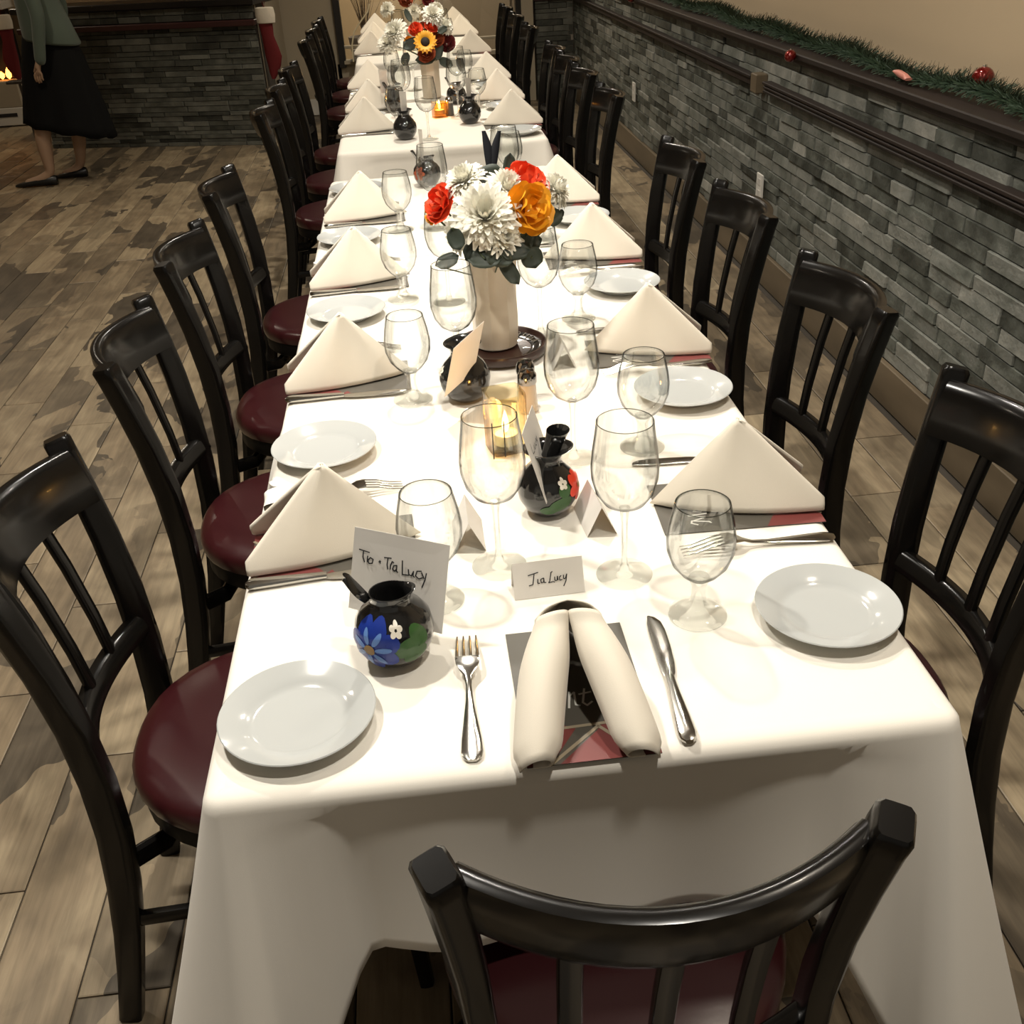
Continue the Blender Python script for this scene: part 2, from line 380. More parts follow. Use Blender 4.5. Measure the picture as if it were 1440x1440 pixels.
# --- back wall with interior window
YB = 9.66
g = G(); g.box((1.30, YB + .06, .47), (.30, .12, .94)); wb = struct('wall_back', g, GROUT)
hb = bpy.data.objects.new('stone_return', None); COL.objects.link(hb); hb['kind'] = 'structure'
MB = Matrix.Translation((0, YB - .002, 0)) @ Matrix.Rotation(-PI / 2, 4, 'Z'); hb.matrix_world = MB
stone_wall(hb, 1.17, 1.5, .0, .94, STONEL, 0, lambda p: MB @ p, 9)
g = G(); g.box((1.33, YB - .02, .97), (.36, .10, .05), ch=.004); g.box((1.33, YB - .015, .81), (.36, .04, .045), ch=.003); struct('trim_4', g, MAROON)
g = G(); g.box((1.33, YB + .06, 1.85), (.36, .12, 1.7)); struct('wall_back_upper', g, WALL)
g = G(); g.box((1.10, YB - .0, 1.35), (.10, .14, 2.7), ch=.006); struct('trim_5', g, CREAMW)
g = G(); g.box((-.79, YB + .05, 1.35), (.54, .12, 2.7)); struct('wall_back_left', g, CREAMW)
g = G(); g.box((-.80, YB - .015, .07), (.52, .02, .13), ch=.003); struct('baseboard_back', g, WHITEPT)
g = G(); g.box((.25, YB + .05, .20), (1.6, .12, .40)); struct('wall_back_low', g, CREAMW)
g = G(); g.box((.25, YB + .05, 2.52), (1.6, .12, .36)); struct('wall_back_top', g, CREAMW)
# window between restaurant and entry
g = G()
for x in (-.50, 1.03): g.box((x, YB - .01, 1.35), (.055, .10, 1.95), ch=.004)
win = struct('window_1', g, mat('black_frame', (.012, .010, .009), .4))
g = G()
g.box((.265, YB - .02, .415), (1.5, .12, .03), ch=.004); g.box((.265, YB + .0, .53), (1.5, .05, .022), ch=.003)
g.obj('window_sill', CREAMW, win, smooth=False)
g = G(); g.box((.265, YB + .02, 1.36), (1.5, .006, 1.86)); g.obj('pane', GLASS, win, smooth=False)
# entry beyond the window
g = G(); g.box((.3, 12.2, 1.35), (4.2, .1, 2.7)); struct('wall_entry', g, mat('tan_entry_wall', (.40, .30, .18), .6))
t = thing('entry_door', 'taupe panelled door seen through the window behind the far table', 'door', (.80, 11.4, 0))
g = G(); g.box((0, 0, 1.02), (.95, .05, 2.04), ch=.005); g.obj('door_leaf', mat('taupe_door', (.19, .155, .115), .35), t, smooth=False)
g = G()
for z in (.45, 1.45): g.box((0, -.03, z), (.66, .02, .62), ch=.006)
g.obj('raised_panel', mat('taupe_panel', (.22, .18, .13), .35), t, smooth=False)
# bare branches in a planter behind the glass
t = thing('branch_planter', 'planter of bare brown branches behind the left of the window', 'planter', (-.30, 10.05, .40))
g = G(); g.lathe([(.10, 0), (.13, .02), (.15, .17), (.14, .17), (.12, .12)], 20, cap=True); g.obj('pot', mat('pewter_pot', (.16, .14, .12), .4), t)
g = G()
for i in range(34):
    a, s = rnd.uniform(0, 2 * PI), rnd.uniform(.03, .22); h = rnd.uniform(.35, .8)
    g.tube([(0, 0, .12), (math.cos(a) * s * .3, math.sin(a) * s * .3, .12 + h * .4), (math.cos(a) * s, math.sin(a) * s * .6, .12 + h)], [.004, .003, .0015], 4)
o = g.obj('twigs', mat('brown_twig', (.10, .065, .035), .7), t); o['kind'] = 'stuff'
g = G(); g.tube([(-.405, 9.5, .43), (-.40, 9.5, .56), (-.37, 9.5, .66), (-.30, 9.5, .74), (-.24, 9.5, .80), (-.22, 9.5, .86)], .0065, 8)
tag(g.obj('curved_twig', mat('pale_twig', (.75, .66, .45), .5)), 'pale curved twig rising from the window sill beside the left chairs', 'twig')
g = G(); g.box((-.37, YB - .10, .435), (.12, .09, .014), ch=.003); g.box((-.37, YB - .10, .48), (.07, .05, .08), ch=.004)
tag(g.obj('sill_box', mat('grey_box', (.22, .20, .17), .5), smooth=False), 'small grey box on the window sill by the pale twig', 'box')

# --- bar front: angled low stone wall with maroon cap
A0 = V((-1.037, 8.455, 0)); ang = math.atan2(.388, -1.318)
g = G(); g.box((-.10, .95, .5), (.2, 1.9, 1.0)); bar = g.obj('bar_front_wall', GROUT, smooth=False); bar['kind'] = 'structure'
MBAR = Matrix.Translation(A0) @ Matrix.Rotation(ang - PI / 2, 4, 'Z')
# local +y runs along the wall to the left, local +x faces the room?  check handedness below
nrm = MBAR.to_3x3() @ V((1, 0, 0))
if nrm.y > 0:
    g2 = G(); g2.box((.10, .95, .5), (.2, 1.9, 1.0)); bar.data = g2.mesh('bar_front_wall', GROUT, False)
    SX = -1
else: SX = 1
bar.matrix_world = MBAR
hbar = bpy.data.objects.new('bar_stone_cladding', None); COL.objects.link(hbar); hbar['kind'] = 'structure'
MH = MBAR @ Matrix.Scale(SX, 4, (1, 0, 0)); 
hbar.location = A0; hbar.rotation_euler.z = ang - PI / 2; hbar.scale = (SX, 1, 1)
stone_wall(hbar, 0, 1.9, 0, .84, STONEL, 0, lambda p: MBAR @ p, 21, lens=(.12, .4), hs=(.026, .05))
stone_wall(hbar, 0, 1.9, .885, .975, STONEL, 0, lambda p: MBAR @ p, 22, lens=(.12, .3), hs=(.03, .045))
g = G(); g.box((SX * .02, .95, .862), (.09, 1.92, .04), ch=.005); o = struct('trim_6', g, MAROON); o.matrix_world = MBAR
g = G(); g.box((-SX * .14, .95, 1.0), (.40, 1.96, .045), ch=.006); o = struct('trim_7', g, mat('black_counter', (.008, .007, .007), .3)); o.matrix_world = MBAR
g = G(); g.box((0, 0, 1.35), (.05, 1.14, 2.7)); o = struct('wall_bar_end', g, CREAMW); o.location = (-1.02, 9.05, 0); o.rotation_euler.z = -math.atan2(.06, 1.14)
# far left walls
g = G(); g.box((-3.4, 10.75, 1.35), (3.6, .12, 2.7)); struct('wall_far_left', g, WALL)
g = G(); g.box((-4.35, 5.3, 1.35), (.12, 13.6, 2.7)); struct('wall_left', g, WALL)
g = G(); g.box((-1.2, 5.3, CEIL + .05), (6.6, 13.6, .1)); struct('ceiling', g, CEILM)
for i, (x, y, p, c) in enumerate(LAMPS):
    if i == 0:
        g = G(); g.lathe([(.06, 0), (.085, -.006), (.09, 0)], 24); ring = g.mesh('downlight', WHITEPT)
    o = bpy.data.objects.new('downlight', ring); COL.objects.link(o); o.location = (x, y, CEIL - .001)
    tag(o, 'white recessed downlight ring in the ceiling ' + ['over the nearer flower vase', 'over the nearest left chairs', 'over the third wall-side chair', 'over the front chair', 'just past the table gap', 'over the farthest tables', 'added to light the stone wall near the front', 'added to light the stone wall far down', 'over the open floor on the left', 'before the stone bar', 'before the fireplace', 'added to light the entry behind the window'][i], 'ceiling light', 'recessed ceiling downlights')

# --- garland on the ledge
t = thing('pine_garland', 'long dark green pine garland lying along the wooden wall ledge', 'garland', (XW + .035, 0, .99))
pts = [(.012 * math.sin(y * 5), y, .012 + .010 * math.sin(y * 7.3)) for y in [1.2 + .12 * i for i in range(66)]]
g = G(); g.tube(pts, .006, 6); g.obj('wire_stem', STEM, t)
g = G()
for i in range(26000):
    y = rnd.uniform(1.2, 9.0)
    if 5.9 < y < 6.0 or rnd.random() < .25 * (y > 6): continue
    c = V((.012 * math.sin(y * 5), y, .012 + .010 * math.sin(y * 7.3)))
    d = V((rnd.gauss(0, 1), rnd.gauss(0, .55), rnd.gauss(.25, .8))).normalized(); l = rnd.uniform(.026, .060)
    if c.z + d.z * l < -.008: d.z = abs(d.z) * .3
    if d.x < 0: l *= .85
    s = d.orthogonal().normalized() * .0026; e = c + d * l
    g.add([c - s, c + s, e + s * .4, e - s * .4], [(0, 1, 2, 3)])
o = g.obj('needles', GREEN, t, smooth=False); o['kind'] = 'stuff'
def ball(label, x, y, z, r, mt=REDORN):
    t = thing('christmas_ball', label, 'ornament', (x, y, z), group='red ornaments on the garland')
    g = G(); g.lathe([(r * math.sin(PI * i / 12), -r * math.cos(PI * i / 12)) for i in range(13)], 20); g.obj('glass_ball', mt, t)
    g = G(); g.lathe([(r * .2, r * .93), (r * .2, r * 1.15), (.001, r * 1.17)], 10); g.obj('gold_cap', STEEL, t)
ball('large red glass ball nearest on top of the green garland', XW + .07, 2.86, 1.035, .030)
ball('small red ball hanging at the ledge edge below the garland', XW - .068, 4.0, .972, .022)
ball('far red ball at the ledge edge near the garland start', XW - .066, 6.9, .975, .024)
t = thing('candy_ornament', 'pink and white striped candy ornament tucked in the garland', 'ornament', (XW - .01, 3.18, 1.005))
g = G(); g.sweep([(0, -.045, -.004), (0, -.02, 0), (0, .02, .004), (0, .045, .008)], [(.012, .004), (.008, .010), (.008, .010), (.012, .004)], 10, 2.5); g.obj('wrapped_candy', mat('pink_candy', (.55, .22, .17), .4), t)

# ================================================================== CHAIRS
def make_chair():
    t = thing('dining_chair', '', 'chair')
    # outline of one back post, seen from the side (y back) and from behind (x)
    prof = [(0.0, -.330, .170), (.10, -.308, .168), (.20, -.288, .166), (.30, -.272, .164), (.40, -.262, .162), (.50, -.260, .162), (.60, -.265, .165), (.70, -.278, .171), (.78, -.293, .177), (.84, -.306, .182), (.860, -.311, .1845), (.8655, -.3125, .185)]
    for s in (-1, 1):
        g = G(); P_ = [(s * x, y, z) for z, y, x in prof]
        side = [V((1, -.10 * s - .38 * s * sstep(.45, .8, z), 0)) for z, y, x in prof]
        ws = [(.0138, .0168) if z > .862 else (.0125 + .0020 * sstep(.0, .4, z) + .0025 * sstep(.6, .85, z), .018 + .005 * sstep(0, .35, z) - .0025 * sstep(.6, .85, z)) for z, y, x in prof]
        g.sweep(P_, ws, 24, 7, side); g.obj('back_post', BLACK, t, ang=50)
    bow = .062
    def arc(x, z, hb, yb): return V((x, yb - hb * (1 - (x / .168) ** 2), z))
    n = 18; yb = -.289
    def rail_(name, zc, hh, th, bw, yb, arch=0., drop=0.):
        g = G(); rings = []
        for i in range(n + 1):
            x = -.172 + .344 * i / n; c = arc(x, zc, bw, yb)
            c.z += -drop * (1 - (x / .172) ** 2)
            dydx = 2 * bw * x / .168 ** 2; tn = V((1, dydx, 0)).normalized(); nr = V((-tn.y, tn.x, 0)); up = V((0, -.28, 1)).normalized()
            r = []
            for k in range(16):
                th_ = 2 * PI * (k + .5) / 16; c_, s_ = math.cos(th_), math.sin(th_); f = (abs(c_) ** 4 + abs(s_) ** 4) ** -.25
                r.append(c + nr * (th * c_ * f) + up * (hh * s_ * f))
            rings.append(r)
        g.loft(rings); return g.obj(name, BLACK, t, ang=50)
    rail_('top_rail', .806, .0465, .0135, bow, -.290)
    rail_('lower_rail', .540, .019, .012, .046, -.252, drop=.012)
    for x in (-.082, 0, .082):
        a_ = arc(x, .775, bow, -.282); b_ = arc(x, .540, .046, -.252); g = G()
        g.sweep([b_, b_.lerp(a_, .3) + V((0, .004, 0)), b_.lerp(a_, .7) + V((0, .004, 0)), a_], (.0118, .007), 12, 3, (1, 0, 0)); g.obj('slat', BLACK, t)
    # seat
    def ring(sc, z, n=40):
        r = []; z -= .033 if z > .43 else .025
        for k in range(n):
            a = 2 * PI * k / n; c, s = math.cos(a), math.sin(a); f = (abs(c) ** 2.5 + abs(s) ** 2.5) ** (-1 / 2.5)
            wx = .212 - .028 * clampf(-s); r.append(V((wx * c * f * sc, -.044 + .214 * s * f * sc, z)))
        return r
    g = G(); g.loft([ring(.93, .435), ring(.985, .438), ring(1.0, .450), ring(.995, .464), ring(.96, .474), ring(.86, .480), ring(.6, .4835), ring(.3, .485)]); g.obj('seat', VINYL, t)
    g = G(); g.loft([ring(.93, .385), ring(.965, .392), ring(.965, .436), ring(.9, .437)]); g.obj('seat_frame', BLACKR, t, ang=50)
    for s in (-1, 1):
        g = G(); g.sweep([(s * .176, .146, 0), (s * .170, .135, .2), (s * .165, .120, .40)], [(.012, .012), (.015, .015), (.019, .019)], 12, 4, (1, 0, 0)); g.obj('leg', BLACK, t, ang=50)
        g = G(); g.sweep([(s * .168, -.285, .225), (s * .166, -.08, .232), (s * .17, .132, .225)], (.008, .012), 10, 4, (1, 0, 0)); g.obj('stretcher', BLACK, t)
    g = G(); g.sweep([(-.16, -.265, .335), (-.11, -.215, .325), (0, -.190, .320), (.11, -.215, .325), (.16, -.265, .335)], (.017, .009), 12, 4, (0, 0, 1)); g.obj('stretcher', BLACK, t)
    g = G(); g.sweep([(-.166, .128, .30), (0, .130, .30), (.166, .128, .30)], (.012, .008), 10, 4, (0, 0, 1)); g.obj('stretcher', BLACK, t)
    return t
chair = Kind(make_chair)
GL, GR = 'chairs along the left of the long table', 'chairs along the right of the long table'
chair('black slat-back chair at the near end, its curved back towards us', (.154, .862, 0), math.radians(-1))
order = ['nearest', 'second', 'third', 'fourth', 'fifth', 'sixth', 'seventh', 'eighth', 'ninth', 'tenth', 'eleventh']
left_y = [(1.245, 0), (1.90, 2), (2.475, -2), (3.14, 0), (4.43, 0), (5.04, 1), (5.68, -1), (6.98, 0), (7.66, 0), (8.30, 1)]
for i, (y, r_) in enumerate(left_y):
    chair('black chair with burgundy seat, %s from the front on the left side' % order[i], (-.252, y, 0), math.radians(-90 + r_), GL)
right_y = [(1.205, 0), (1.83, 1), (2.475, 1), (3.085, 0), (4.26, 0), (4.86, 1), (5.36, 0), (5.82, 0), (6.92, 0), (7.70, 0), (8.42, 0)]
for i, (y, r_) in enumerate(right_y):
    chair('black slat-back chair, %s from the front on the wall side' % order[i], (.488, y, 0), math.radians(90 + r_), GR)

# ================================================================== TABLES AND CLOTHS
XL, XR = -.268, .512
ZT = .760
def make_table(y0, y1, label):
    t = thing('dining_table', label, 'table', ((XL + XR) / 2, (y0 + y1) / 2, 0), group='tables pushed together under white cloths')
    w_, l_ = XR - XL - .04, y1 - y0 - .07
    g = G(); g.box((0, 0, ZT - .022), (w_, l_, .03), ch=.004); g.obj('tabletop', DKWOOD, t, smooth=False)
    g = G(); g.tube([(0, 0, .05), (0, 0, ZT - .04)], .035, 14); g.obj('pedestal', BLACK, t)
    for a in range(4):
        an = a * PI / 2 + PI / 4; d = V((math.cos(an) * w_ * .42, math.sin(an) * min(w_, l_) * .42, 0)); g = G()
        g.sweep([(0, 0, .06), d * .5 + V((0, 0, .045)), d + V((0, 0, .015))], [(.03, .02), (.026, .018), (.02, .012)], 10, 4, (-d.y, d.x, 0)); g.obj('foot', BLACK, t)
def make_cloth(y0, y1, label, front=False, back=False, seed=1, dz=0., dx=0., side=.34, dropf=.25):
    """cloth over one table; its ends drop only where they are free"""
    r = random.Random(seed); ph = [r.uniform(0, 6) for _ in range(6)]
    x0, x1 = XL - dx, XR + dx; g = G(); zt = ZT + dz; rr = .016
    # closed perimeter samples
    per = []; cr = .02
    def edge(a, b, n, nr, tagk):
        for i in range(n):
            u = i / n; per.append((V(a).lerp(V(b), u), V(nr), tagk, u))
    def corner(c, a0, k):
        for i in range(7):
            a = a0 + (PI / 2) * i / 7; d = V((math.cos(a), math.sin(a))); per.append((V(c) + d * cr, d, k, 0))
    nx, ny = 44, max(20, int((y1 - y0) * 44))
    edge((x0 + cr, y0), (x1 - cr, y0), nx, (0, -1), 'f'); corner((x1 - cr, y0 + cr), -PI / 2, 'cf')
    edge((x1, y0 + cr), (x1, y1 - cr), ny, (1, 0), 'r'); corner((x1 - cr, y1 - cr), 0, 'cb')
    edge((x1 - cr, y1), (x0 + cr, y1), nx, (0, 1), 'b'); corner((x0 + cr, y1 - cr), PI / 2, 'cb')
    edge((x0, y1 - cr), (x0, y0 + cr), ny, (-1, 0), 'l'); corner((x0 + cr, y0 + cr), PI, 'cf')
    rows = []
    ND = 16
    s_len = 0
    for d in range(-4, ND + 1):
        row = []
        for i, (p, nr, k, u) in enumerate(per):
            free = (k == 'f' and front) or (k == 'b' and back) or k in ('l', 'r')
            cornerf = (k == 'cf' and front) or (k == 'cb' and back)
            dcx = min(p.x - x0, x1 - p.x); dcf = p.y - y0; dcb = y1 - p.y
            if k in ('f', 'b', 'cf', 'cb'): dc = dcx
            else: dc = min(dcf if front else 9, dcb if back else 9)
            nc = 1 - sstep(.0, .16, dc)                      # nearness to a free corner
            base = dropf if (k in ('f', 'b')) else side
            if k in ('cf', 'cb'): base = (dropf + side) / 2
            if not (free or cornerf): drop = .012
            else: drop = base + (.50 - base) * nc
            if k in ('l', 'r') and not front: drop *= 1 - .10 * math.sin(p.y * 5 + ph[5]) ** 2
            if d < -3:                                       # flat ring inside the edge
                k_ = rr + .008; cx_, cy_ = (x0 + x1) / 2, (y0 + y1) / 2; kx, ky = min(k_, (x1 - x0) / 2 - .0005), min(k_, (y1 - y0) / 2 - .0005); row.append(V((clampf(p.x, x0 + kx, x1 - kx), clampf(p.y, y0 + ky, y1 - ky), zt))); continue
            if d <= 0:                                     # rounded edge
                q = (d + 3) / 3 * PI / 2; off = -rr + rr * math.sin(q); z = zt - rr * (1 - math.cos(q))
                if drop < .02: off = -rr + rr * (d + 3) / 3; z = zt - .004 * (d + 3) / 3
            else:
                v = d / ND; z = zt - rr - (drop - rr) * v if drop > .02 else zt - .004 - .008 * v
                sarc = p.x * 1.0 if k in ('f', 'b') else p.y
                wob = (.010 * math.sin(sarc * 17 + ph[0]) + .007 * math.sin(sarc * 31 + ph[1])) * v ** 1.3
                flap = .060 * math.exp(-((p.y - 1.60) / .10) ** 2) + .050 * math.exp(-((p.y - 2.10) / .09) ** 2) if k == 'l' else 0
                lean = (.030 + flap) * v ** .8 if k in ('l', 'r', 'cf', 'cb') else .004 * v + .026 * nc * v ** .8
                fold = nc * (.085 * v ** 1.1 + .022 * math.sin(dc * 40 + 1.2) * v) + (1 - sstep(.09, .20, dc)) * sstep(.0, .02, dc) * .020 * (abs(math.sin(dc * 42 + .6)) - .45) * v ** .7
                off = (wob + lean + fold) if drop > .02 else .0
                if dropf > .2 and k == 'f' and front: off += (1 - nc) * (-.008 - .012 * math.sin(v * 2.4))
            q_ = p + nr * off; row.append(V((q_.x, q_.y, z)))
        rows.append(row)
    g.grid(rows, cu=True)
    # top sheet
    if True:
        a_, b_, c_ = [V(g.v[i]) for i in g.f[len(per) * 3][:3]]
        if (b_ - a_).cross(c_ - a_).z < 0: g.f = [tuple(reversed(f)) for f in g.f]
    n0 = len(per); ring0 = []
    for i in range(n0):
        if not ring0 or (V(g.v[i]) - V(g.v[ring0[-1]])).length > 1e-5: ring0.append(i)
    if (V(g.v[ring0[-1]]) - V(g.v[ring0[0]])).length < 1e-5: ring0.pop()
    g.f.append(tuple(ring0))
    o = g.obj('tablecloth', CLOTH, ang=70); tag(o, label, 'tablecloth', 'white tablecloths along the long table')
    mo = o.modifiers.new('thickness', 'SOLIDIFY'); mo.thickness = .0012; mo.offset = 1
    return o
segs = [(.752, 1.412, 1, 0, .000, .004, 'white tablecloth on the near end table, draping down behind the front chair'),
        (1.416, 2.575, 0, 0, -.0015, .0, 'white tablecloth under the black jugs and the nearer flower vase'),
        (2.579, 3.49, 0, 1, -.001, .003, 'white tablecloth just behind the nearer flower vase, ending at the gap'),
        (3.92, 5.02, 1, 0, .000, .0, 'white tablecloth with front drop facing the gap, middle table group'),
        (5.024, 6.05, 0, 1, -.001, .0, 'white tablecloth under the sunflower bouquet end of the middle group'),
        (6.46, 7.66, 1, 0, .000, .0, 'white tablecloth at the front of the farthest table group'),
        (7.664, 8.90, 0, 1, -.001, .0, 'white tablecloth on the last table before the window')]
for i, (a, b, f, bk, dz, dx, lab) in enumerate(segs):
    make_table(a, b, 'dark wooden pedestal table hidden under ' + ['the near end cloth', 'the second cloth from the front', 'the cloth before the gap', 'the cloth just past the gap', 'the sunflower bouquet cloth', 'the first cloth of the far group', 'the last cloth by the window'][i])
    make_cloth(a, b, lab, f, bk, i + 3, dz, dx, dropf=.262 if i == 0 else .30, side=.30)

# ================================================================== TABLEWARE
ZS = ZT + .0018
def make_plate():
    g = G(); g.lathe([(.0, .003), (.045, .003), (.047, 0), (.050, 0), (.052, .004), (.066, .010), (.0838, .0175), (.0845, .0185), (.0835, .0195), (.066, .0135), (.0565, .0095), (.052, .0068), (.046, .0062), (.0, .0062)], 56)
    o = g.obj('bread_plate', CHINA, ang=60); return tag(o, '', 'plate', 'white side plates')
plate = Kind(make_plate)
def lathe_outer(prof, th): return prof
def make_water():
    t = thing('water_goblet', '', 'glass')
    out = [(.006, .052), (.0125, .054), (.022, .062), (.033, .076), (.0392, .094), (.0402, .110), (.0375, .130), (.0335, .148), (.0318, .156)]
    inn = [(r - .0012, z) for r, z in out[::-1]]; inn = [(max(r, .001), z + (.0012 if z < .06 else 0)) for r, z in inn]
    g = G(); g.lathe(out + inn, 40); g.obj('bowl', GLASS, t, ang=80); g = G(); g.lathe([(.0312 + .0006 * math.cos(a), .1562 + .0006 * math.sin(a)) for a in (0, 1.05, 2.09, 3.14, 4.19, 5.24, 6.28)], 40); g.obj('rim', RIM, t)
    g = G(); g.lathe([(.0002, .0575), (.012, .0565), (.0128, .054), (.0088, .044), (.0082, .032), (.0105, .018), (.017, .0085), (.030, .0045), (.0352, .003), (.0355, .0012), (.034, .0002), (.0002, .0002)], 36); g.obj('stem', SOLID, t, ang=80)
    return t
water = Kind(make_water)
def make_wine():
    t = thing('wine_glass', '', 'glass')
    out = [(.004, .098), (.012, .100), (.026, .109), (.036, .124), (.0408, .143), (.0415, .158), (.0395, .180), (.0362, .203), (.0345, .218)]
    inn = [(max(r - .001, .001), z + (.001 if z < .105 else 0)) for r, z in out[::-1]]
    g = G(); g.lathe(out + inn, 44); g.obj('bowl', GLASS, t, ang=80); g = G(); g.lathe([(.0340 + .0006 * math.cos(a), .2182 + .0006 * math.sin(a)) for a in (0, 1.05, 2.09, 3.14, 4.19, 5.24, 6.28)], 44); g.obj('rim', RIM, t)
    g = G(); g.lathe([(.0002, .1015), (.007, .100), (.0058, .093), (.0042, .080), (.0038, .045), (.0042, .020), (.0075, .009), (.017, .0045), (.0345, .0028), (.0362, .0015), (.035, .0002), (.0002, .0002)], 36); g.obj('stem', SOLID, t, ang=80)
    return t
wine = Kind(make_wine)
def make_fork():
    g = G(); L = .205
    z = lambda y: .0035 + .012 * sstep(.10, .145, y) * (1 - sstep(.150, .205, y)) + .002 * math.sin(y / L * PI)
    st = [(.0, .0050), (.004, .0095), (.012, .0114), (.03, .0104), (.06, .0072), (.09, .0044), (.112, .0034), (.124, .0046), (.132, .0100), (.140, .0134), (.152, .0142)]
    g.sweep([(0, y, z(y)) for y, w_ in st], [(w_, .0013 if y > .12 else .0018) for y, w_ in st], 12, 3, (1, 0, 0))
    for k in range(4):
        x = -.0117 + .0078 * k
        g.sweep([(x, .148, z(.148)), (x * .99, .17, z(.17)), (x * .97, .19, z(.19)), (x * .95, .207, z(.207))], [(.0023, .0012), (.0019, .0012), (.0016, .001), (.0008, .0006)], 8, 3, (1, 0, 0))
    return tag(g.obj('dinner_fork', STEEL), '', 'fork', 'steel forks')
fork = Kind(make_fork)
def make_knife():
    g = G()
    st = [(0, .004, .003), (.004, .0085, .0042), (.012, .0100, .005), (.04, .0088, .005), (.08, .0062, .0042), (.105, .0055, .0035)]
    g.sweep([(0, y, .005) for y, a, b in st], [(a, b) for y, a, b in st], 12, 3, (1, 0, 0))
    bl = [(.103, .0050, 0), (.112, .0075, .001), (.13, .0092, .0020), (.16, .0100, .0026), (.19, .0100, .0026), (.205, .0085, .002), (.214, .0050, 0), (.218, .0012, -.003)]
    g.sweep([(cx, y, .0035) for y, a, cx in bl], [(a, .0009) for y, a, cx in bl], 10, 3, (1, 0, 0))
    return tag(g.obj('dinner_knife', STEEL), '', 'knife', 'steel knives')
knife = Kind(make_knife)
def ribbon(g, pts, wd, fmap, lift=.0004):
    """flat pen stroke; pts in card coordinates, fmap maps (u, v, lift) to object space"""
    for a, b in zip(pts, pts[1:]):
        a, b = V(a), V(b); d = (b - a)
        if d.length < 1e-6: continue
        d.normalize(); n = V((-d.y, d.x)) * wd / 2; a = a - d * wd * .3; b = b + d * wd * .3
        g.add([fmap(*(a - n), lift), fmap(*(b - n), lift), fmap(*(b + n), lift), fmap(*(a + n), lift)], [(0, 1, 2, 3)])
def make_menu():
    t = thing('menu_card', '', 'menu', group='menu cards under the napkins')
    W_, H_ = .138, .222
    g = G(); g.box((0, 0, .0006), (W_, H_, .0010)); g.obj('paper', mat('menu_taupe', (.085, .077, .062), .45), t, smooth=False)
    red = mat('menu_red', (.17, .036, .032), .5); z = .00125
    g = G()
    for poly in ([(-.069, -.111), (-.045, -.111), (-.012, -.062), (-.069, -.030)], [(-.035, -.111), (.069, -.111), (.069, -.005), (.045, -.02), (.010, -.068)], [(.069, .005), (.050, -.004), (.069, -.02)]):
        g.add([(x, y, z) for x, y in poly], [tuple(range(len(poly)))])
    g.obj('red_print', red, t, smooth=False)
    g = G()
    for a, b in (((-.045, -.111), (.012, -.062)), ((.012, -.062), (.050, -.111)), ((-.03, -.06), (.03, -.058))):
        ribbon(g, [a, b], .004, lambda u, v, l: (u, v, z + .0004))
    g.obj('beige_print', mat('menu_beige', (.30, .25, .17), .5), t, smooth=False)
    g = G(); fm = lambda u, v, l: (u, v, z + .0006)
    for st in ([(-.052, .062), (-.047, .070), (-.041, .068), (-.046, .045), (-.049, .043)], [(-.041, .066), (-.034, .048), (-.027, .070), (-.024, .044)], [(-.016, .052), (-.010, .056), (-.016, .060), (-.019, .051), (-.012, .045)],
               [(-.012, -.018), (-.010, -.005), (-.014, -.030)], [(-.010, -.010), (-.005, -.006), (-.006, -.026), (-.002, -.028)], [(.007, -.002), (.002, -.024), (.006, -.029), (.012, -.024)], [(.000, -.010), (.013, -.008)]):
        ribbon(g, st, .0024, fm)
    g.obj('white_lettering', mat('menu_white', (.7, .68, .62), .5), t, smooth=False)['kind'] = 'stuff'
    return t
menu = Kind(make_menu)
def make_napkin(L=.245, W=.105, H=.127, bulge=.016, rr=.0045, inner=.5, nm='napkin', roll=False):
    """pyramid fold: ridge end at +x, open side at -x"""
    A = V((.004, 0, H)); Rr = V((L / 2, 0, .002)); rows = []; NV, NU = 16, 18
    for j in range(NV + 1):
        v = j / NV * .985; row = []
        def panel(s, u):
            T = V((-L / 2, s * W / 2, .003)); e = 1 - v
            p = (T.lerp(Rr, u)) * e + A * v
            b = bulge * math.sin(PI * min(1, u * 1.0)) * (e * .9 + .1) + .0055 * (1 - sstep(.85, 1, u)) * (1 - sstep(0, 1, v) * .6) + .004 * math.sin(u * 9 + s) * e * v * 2
            p.y += s * b
            # rounded lower tip at the open side
            k = (1 - sstep(0, .16, u)) * (1 - sstep(0, .12, v)); p.x += .016 * k
            return p
        for s in (-1, 1):
            E = panel(s, 0); t_ = (E - panel(s, .08)).normalized(); ni = V((0, -s, 0)); half = []; r0 = rr; rr_ = r0 * ((.72 + .5 * math.sin(PI * min(1, v * 1.5 + .1))) * (1 - .55 * v)) if roll else r0
            d_in = L * .5 * inner * (1 - v) + .004
            for q in (1, .66, .33, 0): half.append(E - t_ * d_in * q + ni * 2 * rr_ + V((0, 0, .004 * q * (1 - v))))
            for a in (150, 110, 70, 35):
                a = math.radians(a); half.append(E + t_ * rr_ * math.sin(a) + ni * rr_ * (1 - math.cos(a)))
            for i in range(NU + 1): half.append(panel(s, i / NU))
            if s == -1: first = half
            else: row = first + half[-2::-1]
        for p in row: p.z = max(p.z, .0008)
        rows.append(row)
    g = G(); g.grid(rows)
    o = g.obj(nm, NAP, ang=75); mo = o.modifiers.new('thickness', 'SOLIDIFY'); mo.thickness = .0016; mo.offset = 0
    return tag(o, '', 'napkin', 'folded ivory napkins')
napkin = Kind(make_napkin)
near_far = ['nearest', 'second', 'third', 'fourth', 'fifth', 'sixth', 'seventh', 'eighth', 'ninth', 'tenth']
